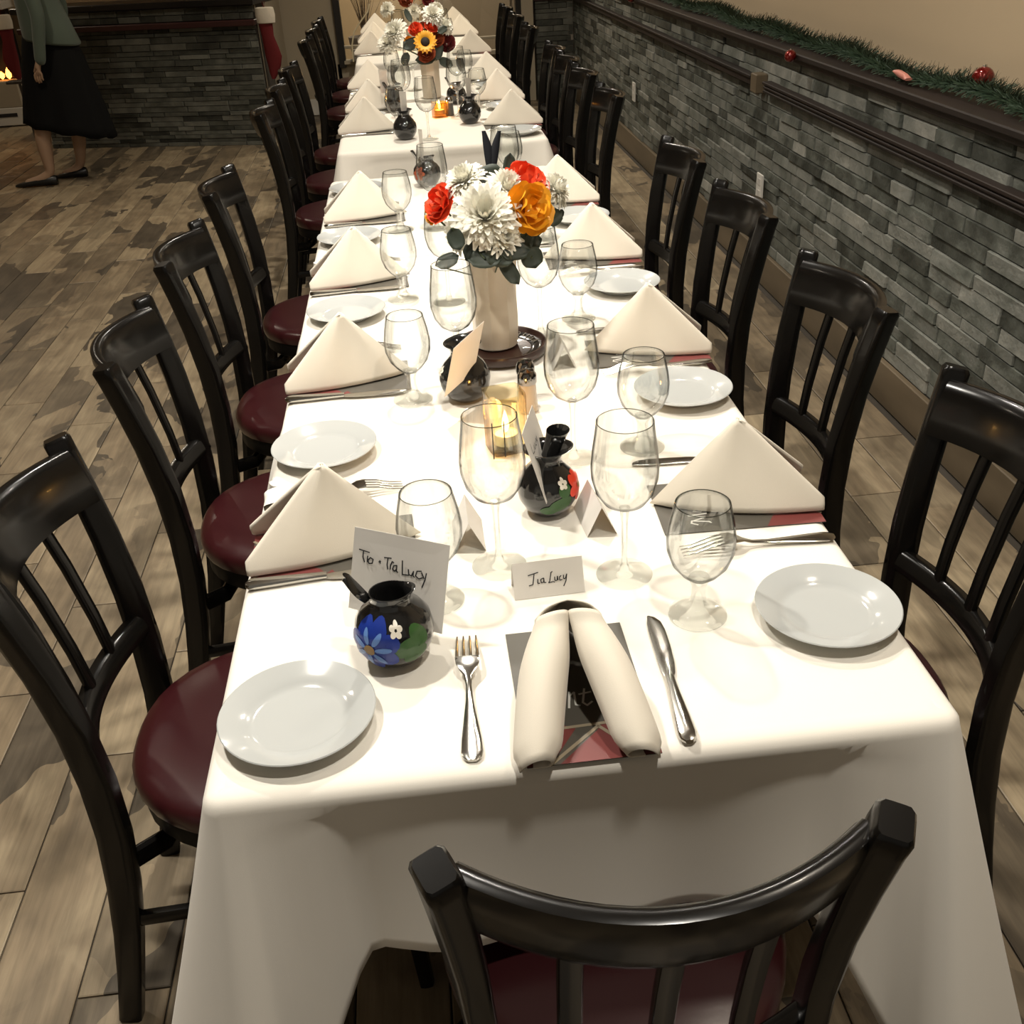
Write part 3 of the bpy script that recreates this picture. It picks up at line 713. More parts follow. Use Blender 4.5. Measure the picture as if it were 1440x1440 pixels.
# left settings: napkin tip towards -x
LN = [(-.160, 1.215, 3), (-.158, 1.805, 2), (-.152, 2.395, 3), (-.150, 2.985, 2), (-.163, 4.32, 0), (-.155, 4.82, 3), (-.165, 5.50, 0), (-.17, 6.90, 0), (-.165, 7.52, 3), (-.16, 8.17, 0)]
for i, (x, y, r_) in enumerate(LN):
    napkin('ivory napkin folded into a tent, %s from the front on the left side' % near_far[i], (x, y, ZS + .0022), math.radians(r_))
    menu('printed taupe menu under the %s left napkin' % near_far[i], (x + .004, y - .010, ZS + .0003), math.radians(-90 + r_))
    if i < 8:
        knife('steel knife in front of the %s left napkin' % near_far[i], (x - .108, y - .083, ZS), math.radians(-90 + r_ * .3 + [2, -1, 1, 0][i % 4]))
        fork('steel fork behind the %s left napkin' % near_far[i], (x - .105, y + .118, ZS), math.radians(-90 + [9, 3, 5, 0][i % 4]))
RN = [(.412, 1.235, -2), (.417, 1.825, -3), (.417, 2.44, -1), (.415, 3.00, -2), (.415, 4.255, 0), (.415, 4.86, -1), (.42, 5.50, 0), (.42, 6.62, 0), (.42, 7.62, 0), (.41, 8.30, 0)]
for i, (x, y, r_) in enumerate(RN):
    napkin('ivory napkin folded into a tent, %s from the front on the wall side' % near_far[i], (x, y, ZS + .0022), math.radians(180 + r_))
    menu('printed taupe menu under the %s wall-side napkin' % near_far[i], (x - .006, y - .012, ZS + .0003), math.radians(90 + r_))
    if i < 7:
        fork('steel fork in front of the %s wall-side napkin' % near_far[i], (x + .098, y - .125 + (.03 if i == 1 else 0), ZS), math.radians(90 + [0, 4, 2, 1][i % 4]))
        knife('steel knife behind the %s wall-side napkin' % near_far[i], (x + .095, y + .115, ZS), math.radians(90 + [-3, 2, 0, 1][i % 4]))
# plates
plate('white side plate at the near left corner of the table', (-.179, .860, ZS))
LP = [(-.184, 1.502), (-.171, 2.153), (-.183, 2.738), (-.178, 3.29), (-.17, 4.60), (-.17, 5.18), (-.17, 5.80), (-.16, 7.2)]
for i, (x, y) in enumerate(LP): plate('white side plate, %s along the left side past the corner one' % near_far[i], (x, y, ZS))
RP = [(.438, .947), (.428, 1.598), (.438, 2.185), (.434, 2.765), (.415, 4.035), (.42, 4.62), (.42, 5.22), (.44, 6.86)]
for i, (x, y) in enumerate(RP): plate('white side plate, %s from the front on the wall side' % near_far[i], (x, y, ZS))
# front setting
def hood_napkin():
    rows = []; NV = 26
    for j in range(NV + 1):
        v = j / NV; rows_ = []
        A = V((0, .012, .106)); Rr = V((0, .125, .001)); rg = Rr.lerp(A, v) + V((0, 0, .012 * math.sin(PI * v)))
        for s in (-1, 1):
            e = 1 - v
            cx = s * (.0175 + .0365 * e); cy = -.126 + .134 * v + .012 * math.sin(PI * v); cz = .004 + .086 * v ** .92
            w_ = .0165 + .0075 * sstep(0, .10, v) + .002 * math.sin(PI * v) - .0060 * sstep(.55, 1, v); h = .010 + .014 * math.sin(PI * min(1, v + .12)); lean = .55
            half = []
            # under flap, then curl, then the broad face, then the side panel back to the ridge
            for q in (-.2, .3, .75): half.append(V((cx - s * w_ * q, cy + .004, max(.0006, cz - .010 * (1 - v * .5)) + 0)))
            for i in range(13):
                a = -1 + 2 * i / 12                                  # -1 inner edge, 1 outer edge
                x = cx + s * w_ * a; z = cz + h * (1 - a * a) ** .75 - .004 * a; half.append(V((x, cy - .006 * (1 - a * a), max(.0006, z))))
            o_ = half[-1]
            for i in range(1, 9):
                u = i / 9; p = o_.lerp(rg, u); p.x += s * .012 * math.sin(PI * u) * (.4 + .6 * e); p.z = max(.0006, p.z + .004 * math.sin(PI * u)); half.append(p)
            if s == -1: first = half
            else: row = first + [rg] + half[::-1]
        rows.append(row)
    g = G(); g.grid(rows); o = g.obj('napkin', NAP, ang=80); mo = o.modifiers.new('thickness', 'SOLIDIFY'); mo.thickness = .0018; mo.offset = 0
    return tag(o, '', 'napkin', 'folded ivory napkins')
o = hood_napkin(); o.location = (.119, .872, ZS + .0022)
o['label'] = 'ivory napkin with two rolled legs opening towards the front chair'
menu('printed taupe and red menu under the front napkin', (.125, .864, ZS + .0003), math.radians(0))
fork('steel fork left of the front napkin, tines pointing away', (.0025, .770, ZS), math.radians(-2))
knife('steel knife right of the front napkin', (.224, .760, ZS), math.radians(-2))
# glasses
GW = 'stemmed water goblets'
for (x, y, lab) in [(.289, .975, 'water goblet nearest to the knife at the front right'), (-.022, 1.062, 'water goblet half hidden behind the handwritten card'), (-.038, 1.683, 'water goblet to the left of the peach lit card'),
                    (-.048, 2.235, 'water goblet in front of the third left napkin'), (-.047, 2.805, 'water goblet beside the fourth left napkin'), (.318, 1.420, 'water goblet before the second wall-side plate'),
                    (.313, 2.015, 'water goblet to the right of the white flower vase'), (.33, 2.62, 'water goblet behind the orange flowers, wall side'), (.30, 3.24, 'water goblet at the far right before the table gap'),
                    (-.04, 4.30, 'water goblet beside the fifth left napkin'), (.31, 4.68, 'water goblet behind the fifth wall-side napkin'), (-.03, 4.95, 'water goblet beside the sixth left napkin'), (.30, 5.35, 'water goblet right of the sunflower bouquet'),
                    (-.05, 5.55, 'water goblet left of the sunflower bouquet'), (-.03, 7.1, 'water goblet on the left of the far table group'), (.30, 7.05, 'water goblet on the right of the far table group')]:
    water(lab, (x, y, ZS), rnd.uniform(0, 6), GW)
GV = 'long stemmed wine glasses'
for (x, y, lab) in [(.063, 1.125, 'tall wine glass in front of the candle, left of the name card'), (.220, 1.076, 'tall wine glass between the name card and the goblet'), (.206, 1.405, 'wine glass right of the candle and red flower jug'),
                    (.049, 1.745, 'wine glass standing behind the peach lit card'), (.225, 1.945, 'wine glass just right of the white flower vase'), (.053, 2.19, 'wine glass behind the left red flower'),
                    (.051, 2.80, 'wine glass left of centre before the table gap'), (.262, 2.98, 'wine glass right of centre before the table gap'), (.075, 4.06, 'wine glass right of the first black jug past the gap'),
                    (.215, 4.52, 'wine glass right of the far dark shaker'), (-.01, 4.62, 'wine glass left of the far square candle'), (.24, 4.95, 'wine glass beside the sunflower vase, right'), (.05, 5.3, 'wine glass behind the sunflower vase, left'), (.0, 7.0, 'wine glass on the far table group, left'), (.27, 6.95, 'wine glass on the far table group, right')]:
    wine(lab, (x, y, ZS), rnd.uniform(0, 6), GV)

# ------------------------------------------------------------------ black jugs with painted flowers
BODY = [(.0002, 0), (.020, .0), (.0235, .002), (.034, .012), (.0415, .026), (.0435, .040), (.0405, .055)]
JP = BODY + [(.0335, .065), (.0245, .072), (.0208, .077), (.0205, .082), (.0222, .087)]
JPF = BODY + [(.0325, .067), (.0240, .076), (.0205, .083), (.0225, .090), (.0290, .097), (.0335, .101)]
def jug_r(z):
    for (r0, z0), (r1, z1) in zip(JP, JP[1:]):
        if z0 <= z <= z1: return r0 + (r1 - r0) * (z - z0) / max(1e-6, z1 - z0)
    return .02
def make_jug(label, loc, rz=0, flowers=(), ear=True, sc=1.):
    t = thing('clay_jug', label, 'jug', loc, rz, 'small black clay jugs'); t.scale = (sc, sc, sc)
    n = 44; rows = []; pf = JP if ear is not False else JPF; zt_ = pf[-1][1]
    for r, z in pf + [(pf[-1][0] - .0015, zt_ + .0004), (pf[-2][0] - .002, zt_ - .005), (pf[-3][0] - .002, zt_ - .012), (.018, zt_ - .026)]:
        row = []
        for k in range(n):
            a = 2 * PI * k / n; lip = sstep(zt_ - .013, zt_, z) * (.5 if ear is False else 1); sp = max(0, math.cos(a)) ** 6; q = r * (1 + .28 * sp * lip); q *= 1 - .10 * lip * abs(math.sin(a)) ** 3
            row.append(V((q * math.cos(a), q * math.sin(a), z + .003 * lip * sp)))
        rows.append(row)
    g = G(); g.grid(rows, cu=True); g.obj('body', CLAY, t, ang=80)
    if ear:
        g = G(); rows = []
        for i in range(9):
            v = i / 8; c = V((-.021 - .020 * v, 0, .079 + .032 * v)); w_ = .0035 + .0095 * math.sin(PI * min(.93, v * .93 + .05)) ** .7
            row = []
            for k in range(12):
                a = 2 * PI * k / 12; row.append(c + V((.0022 * math.cos(a) - .005 * abs(math.sin(a)) , w_ * math.sin(a), .0022 * math.cos(a))))
            rows.append(row)
        g.loft(rows); g.obj('spout', CLAY, t, ang=80)
    for nm, mt, polys in flowers:
        g = G()
        for poly, lift in polys:
            # poly in (angle deg, z) on the body surface, fanned from its centroid so it follows the curve
            m_ = V((sum(p[0] for p in poly) / len(poly), sum(p[1] for p in poly) / len(poly))); rings = []
            for f in (1, .75, .5, .25, .02):
                ring = []
                for a, z in poly:
                    q = m_.lerp(V((a, z)), f); rr_ = jug_r(clampf(q.y, .003, .1)) + lift * .0006 + .0004; an = math.radians(q.x); ring.append(V((rr_ * math.cos(an), rr_ * math.sin(an), q.y)))
                rings.append(ring)
            g.loft(rings, False)
        g.obj(nm, mt, t, ang=80)
    return t
def ell(ca, cz, ra, rz_, rot=0, n=14, pt=0.):
    """ellipse on the jug surface; ra, rz in metres"""
    out = []
    for k in range(n):
        a = 2 * PI * k / n; x = ra * math.cos(a) * (1 - pt * .3 * (1 + math.sin(a))); z = rz_ * math.sin(a); c, s = math.cos(rot), math.sin(rot)
        out.append((ca + math.degrees((x * c - z * s) / .042), cz + x * s + z * c))
    return out
def flower(ca, cz, n, rad, wd, ln, a0=0):
    out = []
    for k in range(n):
        a = a0 + 2 * PI * k / n
        out.append(ell(ca + math.degrees(rad * math.cos(a) / .042), cz + rad * math.sin(a), wd, ln, a - PI / 2))
    return out
BLUE = mat('blue_paint', (.012, .035, .26), .3); LBLUE = mat('light_blue_paint', (.12, .24, .55), .3); GRN = mat('green_paint', (.035, .10, .025), .3)
WPAINT = mat('white_paint', (.75, .70, .60), .35); GOLD = mat('gold_brown_paint', (.30, .18, .06), .4); RPAINT = mat('red_paint', (.75, .05, .02), .3)
fl = [('painted_leaf', GRN, [(ell(-72, .040, .016, .010, .5), 1), (ell(-58, .028, .015, .010, .3), 1), (ell(-50, .050, .010, .014, .5), 1)]),
      ('painted_flower', BLUE, [(p, 2) for p in flower(-124, .042, 7, .0180, .0115, .0150, .3)] + [(ell(-124, .042, .018, .018), 2)]),
      ('painted_petal', LBLUE, [(p, 3) for p in flower(-125, .040, 7, .0150, .0032, .0090, .1)]),
      ('painted_centre', GOLD, [(ell(-125, .040, .0062, .0062), 4)]),
      ('painted_blossom', WPAINT, [(p, 3) for p in flower(-84, .062, 5, .0048, .003, .0035, .2)])]
make_jug('black jug painted with a large blue flower at the near left', (-.072, .958, ZS), 0, fl, sc=1.06)
fl = [('painted_leaf', GRN, [(ell(-72, .030, .018, .011, .3), 1), (ell(-62, .050, .010, .010, .2), 1), (ell(-95, .022, .014, .008, .1), 1)]),
      ('painted_flower', RPAINT, [(p, 2) for p in flower(-22, .048, 6, .012, .0085, .011, .3)]),
      ('painted_centre', GOLD, [(ell(-22, .048, .004, .004), 4)]),
      ('painted_blossom', WPAINT, [(p, 3) for p in flower(-64, .060, 5, .0045, .003, .0035, .2)])]
j = make_jug('black jug painted with red petals beside the candle', (.146, 1.255, ZS), 0, fl, ear=False)
g = G(); rows = []
for i in range(8):
    v = i / 7; c = V((.006 + .012 * v, .004, .088 + .036 * v)); wr_ = .0125 + .004 * v ** 2
    rows.append([c + V((wr_ * math.cos(2 * PI * k / 16), wr_ * .7 * math.sin(2 * PI * k / 16), .004 * math.sin(2 * PI * k / 16))) for k in range(16)])
g.loft(rows, False); g.obj('spout', CLAY, j, ang=80)
make_jug('plain black jug holding the peach lit card', (.056, 1.668, ZS), math.radians(80), [('painted_blossom', WPAINT, [(p, 3) for p in flower(115, .058, 5, .0045, .003, .0035, .2)])], ear=False, sc=1.04)
make_jug('black jug beside the last wine glass before the table gap', (.045, 3.31, ZS), math.radians(20), [('painted_flower', RUST, [(p, 2) for p in flower(-150, .045, 6, .012, .007, .010)])])
make_jug('plain black jug just past the table gap, left of centre', (-.012, 4.10, ZS), math.radians(90), (), ear=False, sc=1.05)
make_jug('black jug just past the table gap on the right', (.250, 4.33, ZS), math.radians(90), [('painted_flower', RUST, [(p, 2) for p in flower(-50, .045, 6, .012, .007, .010)])], ear=False, sc=1.05)
make_jug('black jug behind the fifth and sixth left napkins', (-.045, 4.75, ZS), math.radians(30), (), sc=1.1)
make_jug('black jug farther back behind the small far shaker', (.225, 4.83, ZS), math.radians(10), ())

# ------------------------------------------------------------------ cards
def quad_card(name, label, corners, group=None, th=.0006, cat='card', mt=CARD):
    tl, tr, br, bl = [V(c) for c in corners]; c0 = (tl + tr + br + bl) / 4; t = thing(name, label, cat, c0, group=group)
    n = (tr - tl).cross(bl - tl).normalized(); g = G()
    g.loft([[p - c0 + n * s * th / 2 for p in (tl, tr, br, bl)] for s in (-1, 1)]); g.obj('paper', mt, t, smooth=False)
    nn = -n if n.dot(V((0, 0, CAMZ)) - c0) < 0 else n
    def fm(u, v, l): return (tl - c0) * (1 - u) * (1 - v) + (tr - c0) * u * (1 - v) + (br - c0) * u * v + (bl - c0) * (1 - u) * v + nn * (th / 2 + l)
    return t, fm
# handwriting: strokes measured in card fractions (u right, v down)
t, fm = quad_card('name_card', 'square white card reading Tio + Tia Lucy behind the blue flower jug', [tuple(V((0, 0, CAMZ)) + (V(q) - V((0, 0, CAMZ))) * 1.022) for q in ((-.1045, 1.012, .910), (.001, .968, .9), (-.018, .944, .797), (-.124, .994, .812))], 'handwritten cards in the jugs')
def cardpx(pts):   # zoomed photo pixels (1178 wide crop) to card fractions
    TL, TR, BL = V((130, 12)), V((1000, 190)), V((55, 755)); e1 = TR - TL; e2 = BL - TL; det = e1.x * e2.y - e1.y * e2.x; out = []
    for x, y in pts:
        d = V((x, y)) - TL; out.append(((d.x * e2.y - d.y * e2.x) / det, (e1.x * d.y - e1.y * d.x) / det))
    return out
STK = [[(172, 210), (268, 240)], [(212, 222), (206, 280), (220, 325)], [(250, 270), (246, 325)], [(275, 285), (252, 310), (262, 338), (292, 335), (300, 300), (275, 285)],
       [(352, 322), (372, 318)], [(362, 310), (366, 336)], [(405, 284), (470, 290)], [(438, 290), (430, 345), (436, 385)], [(478, 318), (462, 350), (458, 385)], [(478, 318), (492, 330)],
       [(520, 352), (490, 355), (480, 385), (500, 402), (518, 380), (520, 352)], [(520, 352), (516, 400), (528, 414)], [(572, 310), (570, 430), (630, 436)],
       [(625, 385), (630, 430), (652, 440), (672, 405)], [(672, 400), (668, 440), (680, 452)], [(745, 400), (705, 400), (690, 440), (720, 466), (755, 455)], [(745, 410), (768, 462)], [(790, 418), (778, 470), (748, 538)]]
g = G()
for s in STK: 
    pts = cardpx(s)
    for a, b in zip(pts, pts[1:]):
        A_, B_ = fm(*a, .0014), fm(*b, .0014); d = (B_ - A_); 
        if d.length < 1e-6: continue
        d.normalize(); nn = (fm(.5, .5, .01) - fm(.5, .5, 0)).normalized(); sd = d.cross(nn) * .00075; A_ -= d * .0003; B_ += d * .0003
        g.add([A_ - sd, B_ - sd, B_ + sd, A_ + sd], [(0, 1, 2, 3)])
g.obj('handwriting', INK, t, smooth=False)
t, fm = quad_card('name_card', 'tilted white card with a short scribble in the red flower jug', [(.109, 1.207, .910), (.135, 1.310, .903), (.163, 1.308, .803), (.138, 1.206, .801)], 'handwritten cards in the jugs')
g = G()
def nib(g, fm, pts, wd=.0007):
    for a, b in zip(pts, pts[1:]):
        A_, B_ = fm(*a, .0010), fm(*b, .0010); d = (B_ - A_)
        if d.length < 1e-6: continue
        d.normalize(); nn = (fm(.5, .5, .01) - fm(.5, .5, 0)).normalized(); sd = d.cross(nn) * wd
        g.add([A_ - sd, B_ - sd, B_ + sd, A_ + sd], [(0, 1, 2, 3)])
for s in ([(.18, .22), (.17, .36), (.27, .37)], [(.32, .30), (.33, .37), (.38, .36), (.39, .30)], [(.47, .31), (.43, .35), (.48, .38)], [(.53, .30), (.56, .36), (.61, .30), (.56, .44)]): nib(g, fm, s)
g.obj('handwriting', INK, t, smooth=False)
quad_card('name_card', 'peach lit card leaning in the plain black jug by the vase', [tuple(V((0, 0, CAMZ)) + (V(q) - V((0, 0, CAMZ))) * .982) for q in ((.038, 1.572, .894), (.095, 1.650, .908), (.074, 1.684, .806), (.0165, 1.606, .795))], 'handwritten cards in the jugs')
for (x, y, rz_, s, lab) in [(.035, 3.315, 1.35, .07, 'white card in the jug before the table gap'), (-.008, 4.105, 1.2, .085, 'white card in the plain jug past the gap'), (.252, 4.335, 1.2, .085, 'white card in the right jug past the gap'), (-.085, 4.75, .9, .07, 'white card in the jug behind the left napkins')]:
    c, sn = math.cos(rz_), math.sin(rz_); h = s / 2 * .8; z0, z1 = ZS + .080, ZS + .175
    quad_card('name_card', lab, [(x - c * h, y - sn * h, z1), (x + c * h, y + sn * h, z1 - .012), (x + c * h * .9, y + sn * h * .9, z0 - .01), (x - c * h * .9, y - sn * h * .9, z0)], 'handwritten cards in the jugs')
# tent place card reading Tia Lucy
t = thing('place_card', 'white tent card reading Tia Lucy in front of the wine glasses', 'card', (.119, 1.062, ZS), math.radians(2))
g = G(); hw, hh, dp = .0445, .0435, .017; th = .0005
g.add([(-hw, -dp, 0), (hw, -dp, 0), (hw, 0, hh), (-hw, 0, hh), (-hw, dp, 0), (hw, dp, 0)], [(0, 1, 2, 3), (3, 2, 5, 4)])
o = g.obj('folded_paper', CARD, t, smooth=False); mo = o.modifiers.new('thickness', 'SOLIDIFY'); mo.thickness = .0006
TN = V((0, -hh, dp)).normalized()
def fm(u, v, l): return V((-hw + 2 * hw * u, -dp * v, hh * (1 - v))) + V((0, -.0010, .0004)) + TN * l
g = G()
for s in ([(.21, .36), (.36, .30)], [(.30, .33), (.27, .62), (.21, .64)], [(.345, .48), (.34, .60), (.37, .60)], [(.43, .47), (.385, .50), (.39, .60), (.425, .58), (.43, .47), (.43, .60), (.46, .60)], [(.54, .34), (.51, .58), (.49, .62), (.56, .60), (.58, .62)], [(.53, .36), (.56, .32)],
          [(.585, .47), (.585, .58), (.615, .58), (.625, .46), (.63, .58)], [(.68, .46), (.65, .50), (.655, .59), (.69, .57)], [(.71, .45), (.71, .56), (.735, .55), (.76, .43), (.74, .62), (.70, .76)]): nib(g, fm, s, .00065)
g.obj('handwriting', INK, t, smooth=False)
# two small blank tent cards seen from their open end
def small_tent(loc, rz_, label):
    t = thing('folded_card', label, 'card', loc, rz_, 'small folded cards seen end on'); g = G(); a, b, l = .021, .044, .082
    g.add([(-a, -l / 2, 0), (0, -l / 2, b), (a, -l / 2, 0), (-a, l / 2, 0), (0, l / 2, b), (a, l / 2, 0)], [(0, 1, 4, 3), (1, 2, 5, 4)])
    g2 = G(); g2.add([(-a + .001, -l / 2 + .0006, 0), (0, -l / 2 + .0006, b - .001), (a - .001, -l / 2 + .0006, 0)], [(0, 1, 2)])
    o = g.obj('folded_paper', CARD, t, smooth=False); mo = o.modifiers.new('thickness', 'SOLIDIFY'); mo.thickness = .0006
small_tent((.028, 1.207, ZS), math.radians(0), 'small folded card left of the tall front wine glass')
small_tent((.206, 1.215, ZS), math.radians(4), 'small folded card right of the red flower jug')
small_tent((.245, 1.80, ZS), math.radians(0), 'small folded card behind the wine glass by the vase tray')

# ------------------------------------------------------------------ candles
def make_votive(loc, label, h=.098, w_=.030, amber=False, sq=True, tint=None):
    t = thing('votive_candle', label, 'candle', loc, math.radians(12), 'lit glass candles')
    g = G()
    def ring(r, z): 
        out = []
        for k in range(24):
            a = 2 * PI * k / 24; c, s = math.cos(a), math.sin(a); f = (abs(c) ** 8 + abs(s) ** 8) ** (-1 / 8) if sq else 1; out.append(V((r * c * f, r * s * f, z)))
        return out
    g.loft([ring(w_ * .9, .0), ring(w_, .003), ring(w_, h), ring(w_ - .003, h), ring(w_ - .003, .010), ring(w_ * .2, .009)], True)
    g.obj('glass_holder', glass_mat('amber_glass', (.95, .72, .35), (.7, .4, .12)) if amber else (tint or GLASS), t, ang=50)
    g = G(); g.lathe([(.0005, .0105), (.0195, .0105), (.0195, .028), (.0185, .028), (.0185, .025)], 28); g.obj('tealight_cup', ALU, t)
    g = G(); g.lathe([(.0182, .012), (.0182, .0255), (.0005, .0245)], 28); g.obj('wax', WAX, t)
    g = G(); g.tube([(0, 0, .024), (0, 0, .033)], .0007, 6); g.obj('wick', INK, t)
    g = G(); g.lathe([(.0003, .028), (.0038, .032), (.0058, .040), (.0050, .049), (.0028, .058), (.0003, .066)], 14); g.obj('flame', FLAME, t)
    l = bpy.data.lights.new('candle_glow', 'POINT'); l.energy = .55; l.color = (1, .55, .18); l.shadow_soft_size = .012
    o = bpy.data.objects.new('candle_glow', l); o.parent = t; o.location = (0, 0, .05); COL.objects.link(o)
    return t
v_ = make_votive((.107, 1.462, ZS), 'lit tealight in a tall clear square glass by the red flower jug', tint=glass_mat('warm_lit_glass', (.985, .93, .77), (.45, .27, .10)))  # candle glow put into the glass tint
for x in (-.031, -.012):
    g = G(); g.box((x, -.0312, .032), (.0016, .0016, .062)); g.obj('black_rod', INK, v_, smooth=False)
make_votive((.137, 4.53, ZS), 'lit amber square candle before the far flower vase', .058, .030, True)
make_votive((.08, 6.95, ZS), 'lit candle on the farthest table group', .09, .03)
make_votive((.12, 8.2, ZS), 'lit candle nearest the window on the last table', .09, .03)
# ------------------------------------------------------------------ shakers
def make_shaker(loc, label, mt=None, capm=None):
    t = thing('salt_shaker', label, 'shaker', loc, group='salt and pepper shakers')
    g = G(); g.lathe([(.0005, 0), (.0165, 0), (.0175, .003), (.0155, .030), (.0145, .050), (.0005, .050)], 20); g.obj('shaker_body', mt or mat('pepper_glass', (.10, .07, .045), .15, coat=.5), t)
    g = G(); g.lathe([(.0155, .050), (.0165, .053), (.0160, .066), (.012, .0725), (.0005, .075)], 20); g.obj('metal_cap', capm or CHROME, t)
make_shaker((.160, 1.640, ZS), 'chrome capped pepper shaker behind the near candle')
make_shaker((.158, 1.597, ZS), 'chrome capped salt shaker closest to the near candle', mat('salt_glass', (.42, .34, .24), .15, coat=.5))
make_shaker((.180, 4.545, ZS), 'dark grey shaker beside the far square candle', mat('grey_plastic', (.07, .07, .065), .4), STEEL)
# ------------------------------------------------------------------ clay tray and flower pitchers
t = thing('clay_tray', 'round dark clay tray with raised lettering under the flower vase', 'tray', (.136, 1.868, ZS))
g = G(); g.lathe([(.0005, .001), (.080, .001), (.089, .006), (.0905, .018), (.089, .0225), (.085, .022), (.080, .014), (.070, .010), (.0005, .009)], 56); g.obj('dish', mat('dark_red_clay', (.034, .013, .009), .3, coat=.3), t, ang=60)
g = G(); g.lathe([(.060, .0096), (.078, .0115), (.080, .0145), (.079, .0150), (.060, .0103)], 48); g.obj('glazed_band', CLAY, t, ang=60)
LET = {'D': [[(0, 0), (0, 1), (.5, .85), (.6, .5), (.5, .15), (0, 0)]], 'O': [[(.3, 0), (.05, .3), (.05, .7), (.3, 1), (.55, .7), (.55, .3), (.3, 0)]], 'C': [[(.55, .85), (.3, 1), (.05, .7), (.05, .3), (.3, 0), (.55, .15)]], 'U': [[(0, 1), (0, .3), (.3, 0), (.6, .3), (.6, 1)]], 'A': [[(0, 0), (.3, 1), (.6, 0)], [(.12, .4), (.48, .4)]]}
g = G()
for i, ch in enumerate('OUDA'):
    a0 = math.radians(58 - i * 15)
    for st in LET[ch]:
        pts = []
        for u, v in st:
            a = a0 - u * .22; r = .064 + v * .013; pts.append((r * math.cos(a), r * math.sin(a), .0135 + v * .002))
        g.tube(pts, .0008, 5)
g.obj('raised_lettering', mat('pale_relief', (.30, .26, .20), .4), t)
def make_pitcher(loc, label, sc=1.0, rz=0.):
    t = thing('flower_vase', label, 'vase', loc, rz, 'ivory faceted vases'); t.scale = (sc,) * 3
    prof = [(.0005, 0), (.036, 0), (.0415, .004), (.0440, .02), (.0452, .06), (.0440, .10), (.0448, .13), (.0475, .165), (.050, .178), (.048, .180), (.044, .165), (.041, .12), (.041, .03), (.0005, .02)]
    n = 48; rows = []
    for r, z in prof:
        row = []
        for k in range(n):
            a = 2 * PI * k / n; f = math.cos(PI / 8) / math.cos(((a + PI / 8) % (PI / 4)) - PI / 8); f = .25 + .75 * f if .01 < z < .17 else 1; row.append(V((r * f * math.cos(a), r * f * math.sin(a), z)))
        rows.append(row)
    g = G(); g.grid(rows, cu=True); g.obj('vase_body', CERAM, t, ang=18)
    return t
make_pitcher((.130, 1.886, ZS + .010), 'ivory faceted vase on the clay tray, nearer bouquet', 1.0, .15)
make_pitcher((.124, 5.05, ZS), 'ivory faceted vase of the sunflower bouquet', 1.0)
make_pitcher((.09, 7.65, ZS), 'ivory faceted vase on the farthest table group', 1.0)

# ------------------------------------------------------------------ flowers
def frame(d):
    d = V(d).normalized(); u = d.orthogonal().normalized(); return u, d.cross(u), d
def petal(g, c, base, tip, side, wd, cup, n=5, wpow=.7):
    """a petal from base to tip, curved by cup along normal"""
    base, tip, side, cup = V(base), V(tip), V(side), V(cup); rows = []
    for i in range(n + 1):
        v = i / n; p = base.lerp(tip, v) + cup * math.sin(PI * v * .9); w_ = wd * (math.sin(PI * (.10 + .86 * v)) ** wpow)
        rows.append([V(c) + p - side * w_, V(c) + p + cup * -.18 * (w_ / max(wd, 1e-6)), V(c) + p + side * w_])
    g.grid(rows)
def stemline(t, c, to):
    g = G(); c = V(c); to = V(to); g.tube([(0, 0, 0), (to - c) * .5 + V((0, 0, .01)), to - c], [.002, .002, .002], 5); g.obj('stem', STEM, t)
def mum(c, d, r, label, to, group, seed=0, mt=WHITEP):
    R_ = random.Random(seed); t = thing('chrysanthemum', label, 'flower', c, group=group); u, w_, n = frame(d); g = G()
    for L_, (cnt, out, up, ln) in enumerate(((20, 1.0, -.12, 1.), (22, .96, .06, 1.), (22, .86, .26, .92), (20, .72, .44, .78), (18, .54, .58, .62), (14, .36, .68, .5), (9, .18, .74, .4))):
        for k in range(cnt):
            a = 2 * PI * (k + .5 * (L_ % 2)) / cnt + R_.uniform(-.1, .1); e = u * math.cos(a) + w_ * math.sin(a); s = e.cross(n)
            q = R_.uniform(.88, 1.1); tip = e * r * out * q + n * r * (up + R_.uniform(-.06, .06)); base = e * r * .08
            petal(g, (0, 0, 0), base, tip, s, r * .105 * (1.15 - .06 * L_), n * r * .16 + e * r * .06, 4, .6)
    g.obj('petals', mt, t)
    if to: stemline(t, c, to)
    return t
def rose(c, d, r, label, to, group, mt, seed=0, name='rose', openness=1.):
    R_ = random.Random(seed); t = thing(name, label, 'flower', c, group=group); u, w_, n = frame(d); g = G()
    for L_, (cnt, out, up, wd) in enumerate(((6, .98, .25, .50), (6, .78, .50, .44), (5, .56, .66, .36), (4, .34, .76, .26), (3, .16, .80, .16))):
        for k in range(cnt):
            a = 2 * PI * (k + .4 * L_) / cnt + R_.uniform(-.15, .15); e = u * math.cos(a) + w_ * math.sin(a); s = e.cross(n)
            tip = e * r * out * R_.uniform(.9, 1.05) * openness + n * r * (up + R_.uniform(-.05, .05)); petal(g, (0, 0, 0), e * r * .1, tip, s, r * wd, e * r * .20 - n * r * .05, 6, .45)
    g.obj('petals', mt, t)
    if to: stemline(t, c, to)
    return t
